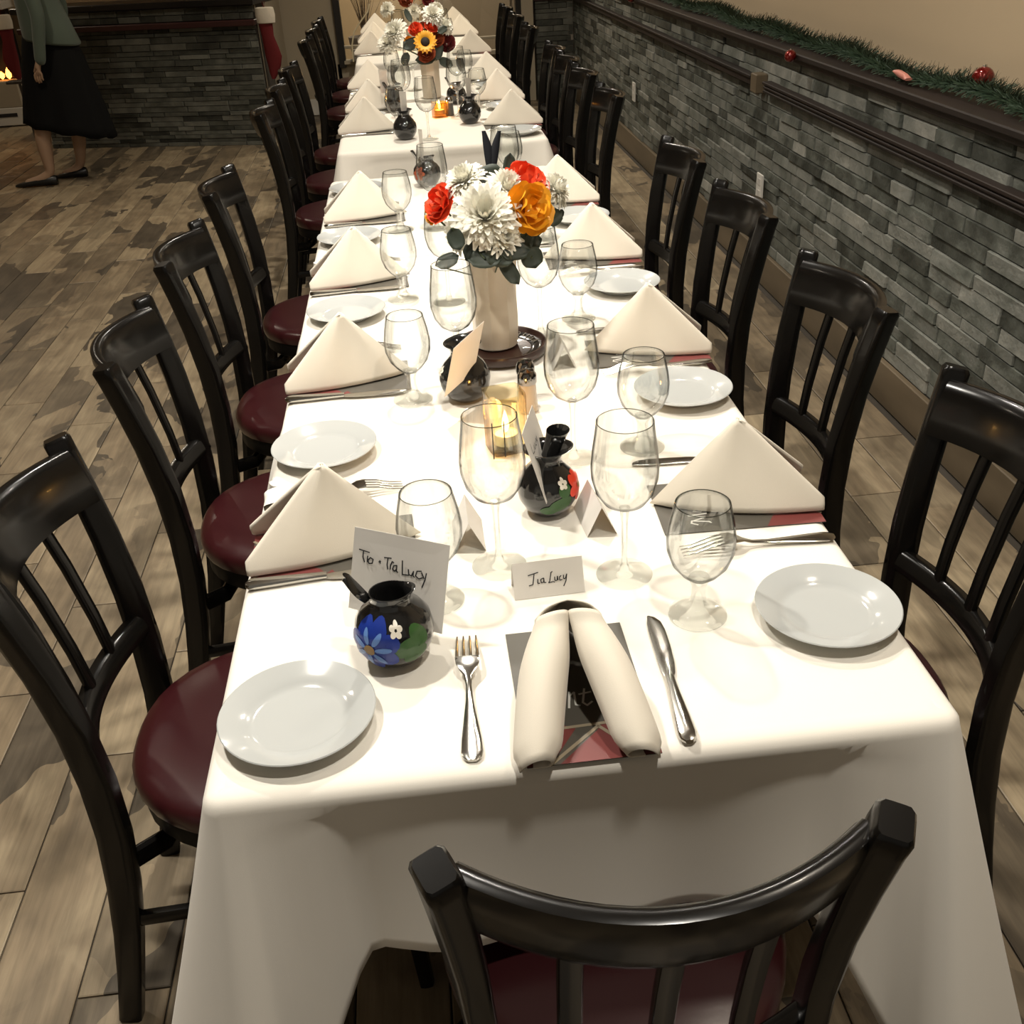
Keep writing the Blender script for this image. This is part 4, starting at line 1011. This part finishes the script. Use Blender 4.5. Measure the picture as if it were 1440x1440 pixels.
def sunflower(c, d, r, label, to, group):
    t = thing('sunflower', label, 'flower', c, group=group); u, w_, n = frame(d)
    g = G()
    for L_ in range(2):
        for k in range(16):
            a = 2 * PI * (k + .5 * L_) / 16; e = u * math.cos(a) + w_ * math.sin(a); petal(g, (0, 0, 0), e * r * .3, e * r * (1 - .1 * L_) + n * r * .15 * L_, e.cross(n), r * .14, n * r * .1, 4, .7)
    g.obj('petals', AMBER, t)
    g = G(); g.lathe([(r * .40 * math.cos(i * PI / 12), r * .25 * math.sin(i * PI / 12)) for i in range(7)], 18, ax=Matrix((u, w_, n)).transposed()); g.obj('seed_head', mat('dark_seed_head', (.012, .008, .005), .8), t)
    if to: stemline(t, c, to)
def leafsprig(c, leaves, label, to, group, mt=LEAF):
    """leaves: list of (centre offset xyz, normal, length direction, half length, half width)"""
    t = thing('eucalyptus_sprig', label, 'foliage', c, group=group)
    for off, nrm, ln, a, b in leaves:
        g = G(); nrm = V(nrm).normalized(); ln = V(ln); ln = (ln - nrm * ln.dot(nrm)).normalized(); sd = nrm.cross(ln); rows = []
        for i in range(7):
            v = -1 + 2 * i / 6; w_ = b * math.sqrt(max(0, 1 - abs(v) ** 2.3)) + .0008
            rows.append([V(off) + ln * (a * v) + sd * (w_ * x) + nrm * (-.20 * b * (1 - abs(x)) + .10 * a * v * v) for x in (-1, -.5, 0, .5, 1)])
        g.grid(rows); o = g.obj('leaf', mt, t); mo = o.modifiers.new('thickness', 'SOLIDIFY'); mo.thickness = .0008
    g = G(); c = V(c)
    g.tube([V(leaves[0][0]) - (V(leaves[0][2]).normalized() * leaves[0][3] if len(leaves) == 1 else V((0, 0, 0)))] + ([V(l[0]) for l in leaves[1:]]) + [V(to) - c], .0014, 5); g.obj('stem', STEM, t)
    return t
B1 = 'nearer flower bouquet'; TO = V((.130, 1.886, .90))
def at(x, z, y): return (x, y, z)
def P1(px, py, Y):
    """photo pixel on the vertical plane at depth Y (used to read the bouquet's layout off the photo)"""
    c = V((px - 720, 720 - py, -1442)); M = Matrix(AX); r = M @ c; t_ = Y / r.y; return V((r.x * t_, Y, CAMZ + r.z * t_))
mum(P1(683, 305, 1.80), (-.1, -.8, .6), .062, 'largest white chrysanthemum in the middle of the nearer bouquet', TO, B1, 1)
mum(P1(702, 332, 1.79), (.35, -.8, .3), .046, 'white chrysanthemum lowest at the front of the nearer bouquet', TO, B1, 2)
mum(P1(655, 256, 1.88), (-.4, -.4, .8), .040, 'white chrysanthemum at the upper left of the nearer bouquet', TO, B1, 3)
mum(P1(712, 268, 1.86), (.3, -.5, .8), .042, 'white chrysanthemum between the dark feathers and the amber flower', TO, B1, 4)
mum(P1(778, 268, 1.90), (.7, -.3, .5), .036, 'white chrysanthemum at the far right of the nearer bouquet', TO, B1, 5)
mum(P1(654, 326, 1.83), (-.7, -.6, .1), .042, 'white chrysanthemum at the lower left of the nearer bouquet', TO, B1, 6)
rose(P1(622, 288, 1.88), (-.7, -.5, .5), .036, 'orange red rose at the left of the nearer bouquet', TO, B1, ORANGE, 1)
rose(P1(737, 258, 1.88), (.3, -.5, .8), .042, 'orange red rose at the upper right of the nearer bouquet', TO, B1, ORANGE, 2)
rose(P1(610, 302, 1.90), (-.8, -.3, .2), .020, 'small amber bloom behind the left orange red rose', TO, B1, AMBER, 5, 'carnation')
rose(P1(742, 294, 1.81), (.35, -.8, .35), .046, 'amber yellow open flower at the right of the nearer bouquet', TO, B1, AMBER, 3, 'carnation')
rose(P1(715, 302, 1.86), (.1, -.8, .1), .024, 'rust coloured bloom tucked behind the amber flower', TO, B1, RUST, 4, 'carnation')
Y0 = 1.82
def lf(px, py, Y, nrm, ln, a, b, c): return (P1(px, py, Y) - V(c), nrm, ln, a, b)
def sprig(label, c, lv, to=TO, mt=LEAF, group=B1): leafsprig(c, [lf(*l, c) for l in lv], label, to, group, mt)
sprig('eucalyptus sprig with an oval leaf at the lower left of the nearer bouquet', P1(660, 350, 1.83), [(629, 367, 1.82, (-.2, -.7, .7), (1, .1, .25), .023, .014)])
sprig('dark leaf on the left under the big white chrysanthemum', P1(650, 335, 1.83), [(641, 336, 1.77, (0, -1, .3), (.3, 0, -1), .020, .014)])
sprig('round dark leaves hanging at the right of the nearer bouquet', P1(730, 340, 1.83), [(748, 362, 1.78, (.2, -1, .3), (.2, 0, -1), .020, .020), (744, 340, 1.84, (.3, -.8, .5), (1, 0, .2), .026, .016)])
sprig('grey green leaf pair at the far right of the nearer bouquet', P1(760, 310, 1.86), [(779, 306, 1.88, (.3, -.8, .4), (1, .1, .6), .020, .014), (789, 300, 1.90, (.5, -.8, .2), (.6, 0, 1), .008, .006)])
sprig('dark leaf drooping over the rim of the nearer vase', P1(700, 360, 1.80), [(716, 380, 1.765, (.1, -1, .4), (.5, 0, -1), .030, .013)])
sprig('broad dark leaves along the rim of the nearer vase, left', P1(680, 358, 1.82), [(682, 364, 1.765, (-.1, -.8, .7), (1, 0, -.12), .031, .017), (668, 350, 1.78, (-.2, -1, .3), (.6, 0, .7), .026, .017)])
sprig('broad dark leaves along the rim of the nearer vase, right', P1(720, 352, 1.84), [(724, 354, 1.77, (.2, -.8, .6), (1, 0, .15), .028, .015), (702, 362, 1.76, (0, -1, .3), (1, 0, -.3), .026, .016), (741, 330, 1.83, (.2, -1, .1), (.4, 0, 1), .028, .017)])
sprig('dark pointed leaf standing behind the upper orange red rose', P1(720, 250, 1.93), [(716, 236, 1.93, (.1, -1, .2), (.15, 0, 1), .026, .011)])
sprig('dark leaves in the middle of the nearer bouquet', P1(690, 260, 1.92), [(690, 246, 1.90, (-.1, -1, .4), (1, 0, .2), .024, .018), (698, 300, 1.86, (0, -1, .2), (.2, 0, 1), .022, .012)])
for k, (x0, y0, x1, y1) in enumerate(((688, 240, 680, 184), (694, 240, 702, 184))):
    a, b = P1(x0, y0, 1.93), P1(x1, y1, 1.96); t = thing('feather_sprig', ['dark blue feathery spike at the top of the bouquet, left', 'dark blue feathery spike at the top of the bouquet, right'][k], 'foliage', a, group=B1)
    g = G(); d = b - a; sd = V((1, 0, 0)); rows = []
    for i in range(9):
        v = i / 8; w_ = .0035 + .0045 * math.sin(PI * min(1, v * 1.05)) ** .8; bend = (.010 if k == 0 else -.010) * math.sin(PI * v)
        c = d * v + V((bend * .3, 0, 0)); rows.append([c + V((w_ * math.cos(q * PI / 3), .002 * math.sin(q * PI / 3), 0)) for q in range(6)])
    g.loft(rows); g.obj('feather', DLEAF, t); g = G(); g.tube([(0, 0, 0), TO - a], .0016, 5); g.obj('stem', STEM, t)
# sunflower bouquet
B2 = 'sunflower bouquet'; TO2 = V((.124, 5.05, .92)); YB2 = 4.98
sunflower(P1(598, 59, 4.93), (0, -.9, .5), .052, 'amber sunflower with a black centre in the middle bouquet', TO2, B2)
rose(P1(585, 42, 4.97), (-.3, -.7, .6), .034, 'red bloom above left of the sunflower', TO2, B2, ORANGE, 7)
rose(P1(607, 38, 4.99), (.2, -.6, .8), .036, 'red bloom above right of the sunflower', TO2, B2, ORANGE, 8)
for k, (x, y, r_, mt, lab) in enumerate([(600, 76, .040, RUST, 'rust bloom just below the sunflower'), (614, 56, .036, RUST, 'rust bloom right of the sunflower'), (628, 62, .040, DARKRED, 'burgundy bloom farthest right in the sunflower bouquet'), (575, 58, .022, AMBER, 'small amber bloom left of the sunflower'), (596, 40, .026, RUST, 'rust bloom between the two red blooms')]):
    rose(P1(x, y, 4.96 + .02 * k), (.1 * (k - 2), -.8, .4), r_, lab, TO2, B2, mt, 20 + k, 'carnation')
for k, (x, y, r_, lab) in enumerate([(557, 46, .060, 'white chrysanthemum left of the sunflower bouquet'), (546, 62, .050, 'lower left white chrysanthemum of the sunflower bouquet'), (608, 22, .050, 'white chrysanthemum on top of the sunflower bouquet'), (625, 38, .042, 'white chrysanthemum at the upper right of the sunflower bouquet')]):
    mum(P1(x, y, 5.0), (-.5 + .3 * k, -.6, .5), r_, lab, TO2, B2, 30 + k)
for k, (x, y, a, b, ln, lab) in enumerate([(616, 72, .040, .022, (.3, 0, 1), 'grey leaf right of the sunflower'), (627, 88, .034, .020, (1, 0, -.5), 'dark drooping leaf at the right of the sunflower vase'), (578, 62, .040, .024, (1, 0, .4), 'dark leaf left of the sunflower'), (598, 84, .045, .020, (1, 0, 0), 'dark leaf over the rim of the sunflower vase'), (622, 42, .024, .015, (1, 0, .6), 'grey leaf at the top right of the sunflower bouquet'), (570, 83, .030, .018, (.5, 0, 1), 'grey leaf low on the left of the sunflower vase'), (574, 22, .03, .012, (-.4, 0, 1), 'dark leaf pointing up left of the sunflower bouquet')]):
    sprig(lab, P1((x + 600) / 2, y + 4, 5.0), [(x, y, 4.96, (.1, -1, .3), ln, a, b)], TO2, LEAF, B2)
# far bouquet
B3 = 'farthest bouquet'; TO3 = V((.09, 7.65, .92))
for k, (dx, dz, r_, mt, nm, lab) in enumerate([(-.02, .06, .05, RUST, 'carnation', 'rust bloom of the farthest bouquet'), (.06, .09, .045, AMBER, 'carnation', 'amber bloom of the farthest bouquet'), (-.09, .10, .045, DARKRED, 'carnation', 'burgundy bloom at the left of the farthest bouquet'), (.12, .04, .045, DARKRED, 'carnation', 'burgundy bloom at the right of the farthest bouquet')]):
    rose((.09 + dx, 7.58, .94 + dz), (dx * 4, -.8, .5), r_, lab, TO3, B3, mt, 40 + k, nm)
for k, (dx, dz, lab) in enumerate([(-.15, .02, 'white chrysanthemum at the left of the farthest bouquet'), (.17, .0, 'white chrysanthemum at the right of the farthest bouquet'), (.02, .0, 'white chrysanthemum low in the farthest bouquet')]):
    mum((.09 + dx, 7.56, .93 + dz), (dx * 3, -.8, .5), .055, lab, TO3, B3, 50 + k)

# ================================================================== LEFT BACKGROUND
def stocking(label, loc, rz_, sc, flip=1):
    t = thing('christmas_stocking', label, 'stocking', loc, rz_, 'red felt stockings'); t.scale = (sc,) * 3
    path = [(0, .0, .054), (-.006, -.10, .050), (-.004, -.17, .044), (.008, -.24, .054), (.016, -.30, .060), (.012, -.36, .048), (.000, -.41, .032), (-.008, -.445, .012)]
    g = G(); rows = []
    for x, z, w_ in path: rows.append([V((flip * x + w_ * math.cos(k * PI / 8), .020 * math.sin(k * PI / 8), z)) for k in range(16)])
    g.loft(rows); g.obj('felt_sock', RED, t)
    g = G(); rows = []
    for z, w_, d in ((.012, .052, .022), (.008, .066, .030), (-.035, .072, .034), (-.085, .066, .030), (-.09, .054, .022)): rows.append([V((w_ * math.cos(k * PI / 8), d * math.sin(k * PI / 8), z)) for k in range(16)])
    g.loft(rows); g.obj('fleece_cuff', FUR, t)
    g = G(); g.tube([(0, 0, .01), (-.01, 0, .045), (.01, 0, .045), (0, 0, .01)], .003, 6); g.obj('hanging_loop', RED, t)
stocking('red christmas stocking with white cuff hanging at the end of the bar', (-.955, 8.42, .945), math.radians(-15), 1.06)
stocking('red stocking hanging by the lit mantel behind the person', (-3.40, 10.22, .90), 0, 1.15, -1)
# white mantel with a fire
t = thing('fireplace_mantel', 'cream mantel box with a glowing fire at the far left', 'fireplace', (-3.75, 10.42, 0))
g = G(); g.box((0, 0, .085), (.66, .36, .15), ch=.006); g.obj('hearth_plinth', WHITEPT, t, smooth=False)
g = G(); g.box((.10, -.182, .10), (.30, .006, .03)); g.obj('vent_slot', INK, t, smooth=False)
g = G(); g.box((0, .0, .27), (.62, .34, .22), ch=.006); g.obj('base_box', CREAMW, t, smooth=False)
g = G(); g.box((-.0, .10, .66), (.62, .10, .58), ch=.004); g.obj('fire_back', mat('soot_black', (.012, .01, .009), .8), t, smooth=False)
g = G(); g.box((0, .0, .98), (.74, .38, .06), ch=.006); g.obj('mantel_shelf', WHITEPT, t, smooth=False)
for x in (-.29,): 
    g = G(); g.box((x, -.05, .66), (.08, .22, .58), ch=.004); g.obj('side_pilaster', WHITEPT, t, smooth=False)
g = G()
for k in range(5): g.tube([(-.2 + .1 * k, -.02, .40), (-.12 + .1 * k, .02, .415)], .022, 8)
g.obj('log', mat('charred_log', (.05, .03, .02), .8), t)
ffl = mat('fire_flame', (1, .4, .1), .5, emit=(1, .35, .06), es=5)
for k, (x, h) in enumerate(((.23, .10), (.17, .07), (.05, .11), (-.08, .09))):
    g = G(); g.lathe([(.001, 0), (.022, .02), (.026, .045), (.014, h * .8), (.001, h)], 10, (x, -.06, .385)); g.obj('flame', ffl, t)
# person walking past
t = thing('person', 'person in grey green sweater and long black skirt walking left', 'person', (-2.30, 7.66, 0))
SKIN = mat('skin', (.36, .23, .15), .55); SWEAT = cloth_mat('grey_green_knit', (.085, .108, .085), s=500, st=.5); SKIRT = cloth_mat('black_skirt', (.003, .003, .003)); SKIRT.node_tree.nodes['Principled BSDF'].inputs['Sheen Weight'].default_value = 0; HAIR = mat('brown_hair', (.05, .03, .018), .6)
def skin_obj(name, m, verts, edges, radii, parent, root=0, sub=2):
    me = bpy.data.meshes.new(name); me.from_pydata(verts, edges, []); me.update(); o = bpy.data.objects.new(name, me); COL.objects.link(o); o.parent = parent
    md = o.modifiers.new('skin', 'SKIN'); md.use_smooth_shade = True
    for i, r_ in enumerate(radii):
        sv = me.skin_vertices[0].data[i]; sv.radius = r_ if isinstance(r_, tuple) else (r_, r_); sv.use_root = (i == root)
    s = o.modifiers.new('sub', 'SUBSURF'); s.levels = sub; s.render_levels = sub; me.materials.append(m); return o
# facing -x; front foot at x about -.17, rear foot at +.13 (root frame), y spread
vb = [(0, 0, .86), (0, 0, 1.0), (-.01, 0, 1.14), (0, 0, 1.30), (-.01, 0, 1.40), (-.03, 0, 1.47), (-.04, 0, 1.54),
      (-.02, -.055, .82), (-.12, -.08, .50), (-.165, -.105, .30), (-.17, -.105, .085), (-.24, -.105, .045), (-.36, -.105, .025),
      (.0, .055, .82), (-.01, .08, .50), (.02, .105, .30), (-.02, .105, .085), (-.07, .105, .05), (-.16, .105, .03)]
eb = [(0, 1), (1, 2), (2, 3), (3, 4), (4, 5), (5, 6), (0, 7), (7, 8), (8, 9), (9, 10), (10, 11), (11, 12), (0, 13), (13, 14), (14, 15), (15, 16), (16, 17), (17, 18)]
rb = [.10, .10, .11, .12, .055, .045, .05, .066, .052, .056, .032, .034, .022, .066, .052, .056, .032, .034, .022]
skin_obj('body', SKIN, vb, eb, rb, t)
for k, (x, y, tip) in enumerate(((-.185, -.105, -.425), (-.035, .105, -.215))):
    g = G(); rows = []
    for i, (u, w_, h, zz) in enumerate(((0, .020, .030, .03), (.08, .032, .034, .032), (.3, .036, .030, .028), (.6, .040, .022, .020), (.85, .032, .016, .014), (1, .010, .008, .008))):
        xx = (x + .045) * (1 - u) + tip * u
        rows.append([V((xx, y + w_ * math.cos(q * PI / 6), max(0.001, zz + .004 + h * math.sin(q * PI / 6)))) for q in range(12)])
    g.loft(rows); g.obj('shoe', mat('black_flat_shoe', (.008, .008, .008), .35), t)
g = G(); rows = []
for i in range(13):
    v = i / 12; z = .96 - .62 * v + .0; cx = .01 * (1 - v); rx, ry = .142 + .143 * v ** .8, .13 + .07 * v; row = []
    for k in range(40):
        a = 2 * PI * k / 40; f = 1 + .05 * v * math.sin(a * 9 + 1) + .02 * v * math.sin(a * 5)
        row.append(V((cx + rx * f * math.cos(a), ry * f * math.sin(a), z - .05 * v * v * math.cos(a) * 1.4 + .008 * v * math.sin(a * 9))))
    rows.append(row)
g.grid(rows, cu=True); o = g.obj('skirt', SKIRT, t); mo = o.modifiers.new('thickness', 'SOLIDIFY'); mo.thickness = .004
g = G(); rows = []
for z, rx, ry, cx in ((.885, .170, .160, .03), (.90, .175, .165, .03), (1.0, .155, .158, .015), (1.12, .135, .160, 0), (1.24, .130, .185, 0), (1.34, .110, .195, 0), (1.40, .075, .13, -.005), (1.43, .058, .07, -.01)):
    rows.append([V((cx + rx * math.cos(a) * (1 + .02 * math.sin(a * 7 + z * 20)), ry * math.sin(a), z - .03 * math.cos(a) * (z < 1))) for a in [2 * PI * k / 32 for k in range(32)]])
g.grid(rows, cu=True); o = g.obj('sweater', SWEAT, t); mo = o.modifiers.new('thickness', 'SOLIDIFY'); mo.thickness = .004
for s in (-1, 1):
    sw = (.02, .05)[s > 0]
    vs_ = [(0, s * .17, 1.35), (.01 + sw, s * .215, 1.22), (.03 + sw, s * .225, 1.06), (.0 + sw * .5, s * .215, .90), (-.02, s * .205, .765)]
    skin_obj('sleeve', SWEAT, vs_, [(0, 1), (1, 2), (2, 3), (3, 4)], [.055, .052, .046, .040, .036], t)
    c = V(vs_[-1]) + V((-.006, 0, .025)); hv = [tuple(c + V(p)) for p in ((0, 0, .02), (-.008, 0, -.03), (-.018, .0, -.06))]; he = [(0, 1), (1, 2)]; hr = [(.024, .020), (.028, .015), (.024, .012)]
    for q in range(4):
        a = c + V((-.018 + (q - 1.5) * .014 - .006, 0, -.072)); L_ = (.030, .036, .034, .026)[q]
        hv += [tuple(a), tuple(a + V((-.004, -s * .006, -L_))), tuple(a + V((-.002, -s * .018, -L_ * 1.6)))]; n_ = len(hv); he += [(2, n_ - 3), (n_ - 3, n_ - 2), (n_ - 2, n_ - 1)]; hr += [.009, .0078, .0065]
    a = c + V((-.030, -s * .004, -.035)); hv += [tuple(a), tuple(a + V((-.018, -s * .008, -.030)))]; n_ = len(hv); he += [(1, n_ - 2), (n_ - 2, n_ - 1)]; hr += [.010, .008]
    skin_obj('hand', SKIN, hv, he, hr, t, sub=1)
# head
g = G(); rows = []
for i in range(19):
    ph_ = PI * i / 18; z = -math.cos(ph_); rr_ = math.sin(ph_); row = []
    for k in range(32):
        a = 2 * PI * k / 32; x, y = math.cos(a), math.sin(a); fx = .095 * rr_ * x; fy = .074 * rr_ * y; zz = .115 * z
        face = max(0, -x) ** 2
        if z < -.2: fx *= 1 + .05 * face; fy *= 1 - .20 * (-z - .2)
        nose = math.exp(-(y / .16) ** 2) * face * math.exp(-((z + .10) / .16) ** 2); fx -= .022 * nose
        eye = sum(math.exp(-((y - s * .38) / .16) ** 2) for s in (-1, 1)) * face * math.exp(-((z - .08) / .10) ** 2); fx += .007 * eye
        mouth = math.exp(-(y / .28) ** 2) * face * math.exp(-((z + .48) / .06) ** 2); fx -= .004 * mouth
        row.append(V((fx - .045, fy, zz + 1.565)))
    rows.append(row)
g.grid(rows, cu=True)
for s in (-1, 1): g.lathe([(.001, -.006), (.014, -.004), (.018, .004), (.010, .008), (.001, .004)], 12, (-.035, s * .076, 1.565), ax=Matrix.Rotation(PI / 2, 3, 'X') @ Matrix.Scale(1.5, 3, (0, 1, 0)))
g.obj('head', SKIN, t)
g = G()
for s in (-1, 1): g.lathe([(.011 * math.sin(PI * i / 8), -.011 * math.cos(PI * i / 8)) for i in range(9)], 12, (-.122, s * .028, 1.575))
g.obj('eye', mat('eye_white', (.6, .58, .55), .2), t)
g = G()
for s in (-1, 1): g.lathe([(.005 * math.sin(PI * i / 6), -.005 * math.cos(PI * i / 6)) for i in range(7)], 10, (-.130, s * .028, 1.575))
g.obj('iris', INK, t)
g = G(); g.sweep([(-.132, -.022, 1.508), (-.140, 0, 1.510), (-.132, .022, 1.508)], [(.003, .003), (.005, .005), (.003, .003)], 8, 2, (0, 0, 1)); g.obj('lips', mat('lips', (.30, .10, .08), .5), t)
g = G(); rows = []
for i in range(15):
    v = i / 14; zz = 1.69 - .26 * v; row = []
    for k in range(32):
        a = 2 * PI * k / 32; q = math.sin(min(1, v * 1.9 + .08) * PI / 2); x = math.cos(a); cut = max(0, -x) ** 1.5 * sstep(.25, .45, v)
        rx = .104 * q * (1 - .45 * cut); row.append(V((-.040 + rx * x + .010 * (1 - max(0, -x)), .086 * q * math.sin(a) * (1 - .0 * cut), zz - .0 * cut)))
    rows.append(row)
g.grid([r_ for r_ in rows], cu=True)
g.f = [f for f in g.f if not (all(g.v[i][0] < -.085 for i in f) and sum(g.v[i][2] for i in f) / len(f) < 1.625)]
g.obj('hair', HAIR, t)
# thin metal stand leg behind the person
t = thing('metal_stand', 'thin grey metal stand leg behind the walking person', 'stand', (-2.83, 8.55, 0))
g = G(); g.tube([(0, 0, 0), (-.015, 0, .55)], .010, 8); g.obj('pole', mat('grey_metal', (.12, .11, .10), .4, 1), t)
g = G(); g.box((-.015, 0, .56), (.16, .10, .02), ch=.003); g.obj('plate', mat('grey_metal_plate', (.10, .09, .08), .4, 1), t, smooth=False)
# little wreath on the bar end
t = thing('bar_wreath', 'dark small wreath on the bar counter above the stocking', 'wreath', (-1.02, 8.62, 1.03))
g = G()
for k in range(260):
    a = rnd.uniform(0, 2 * PI); c = V((.07 * math.cos(a), .02 * math.sin(a * 2), .02 + .04 * math.sin(a) + .03)); d = V((rnd.gauss(0, 1), rnd.gauss(0, 1), rnd.gauss(0, 1))).normalized(); s_ = d.orthogonal().normalized() * .002
    if c.z + d.z * .03 < 0: d.z = abs(d.z)
    g.add([c - s_, c + s_, c + d * .035], [(0, 1, 2)])
o = g.obj('needles', GREEN, t, smooth=False); o['kind'] = 'stuff'
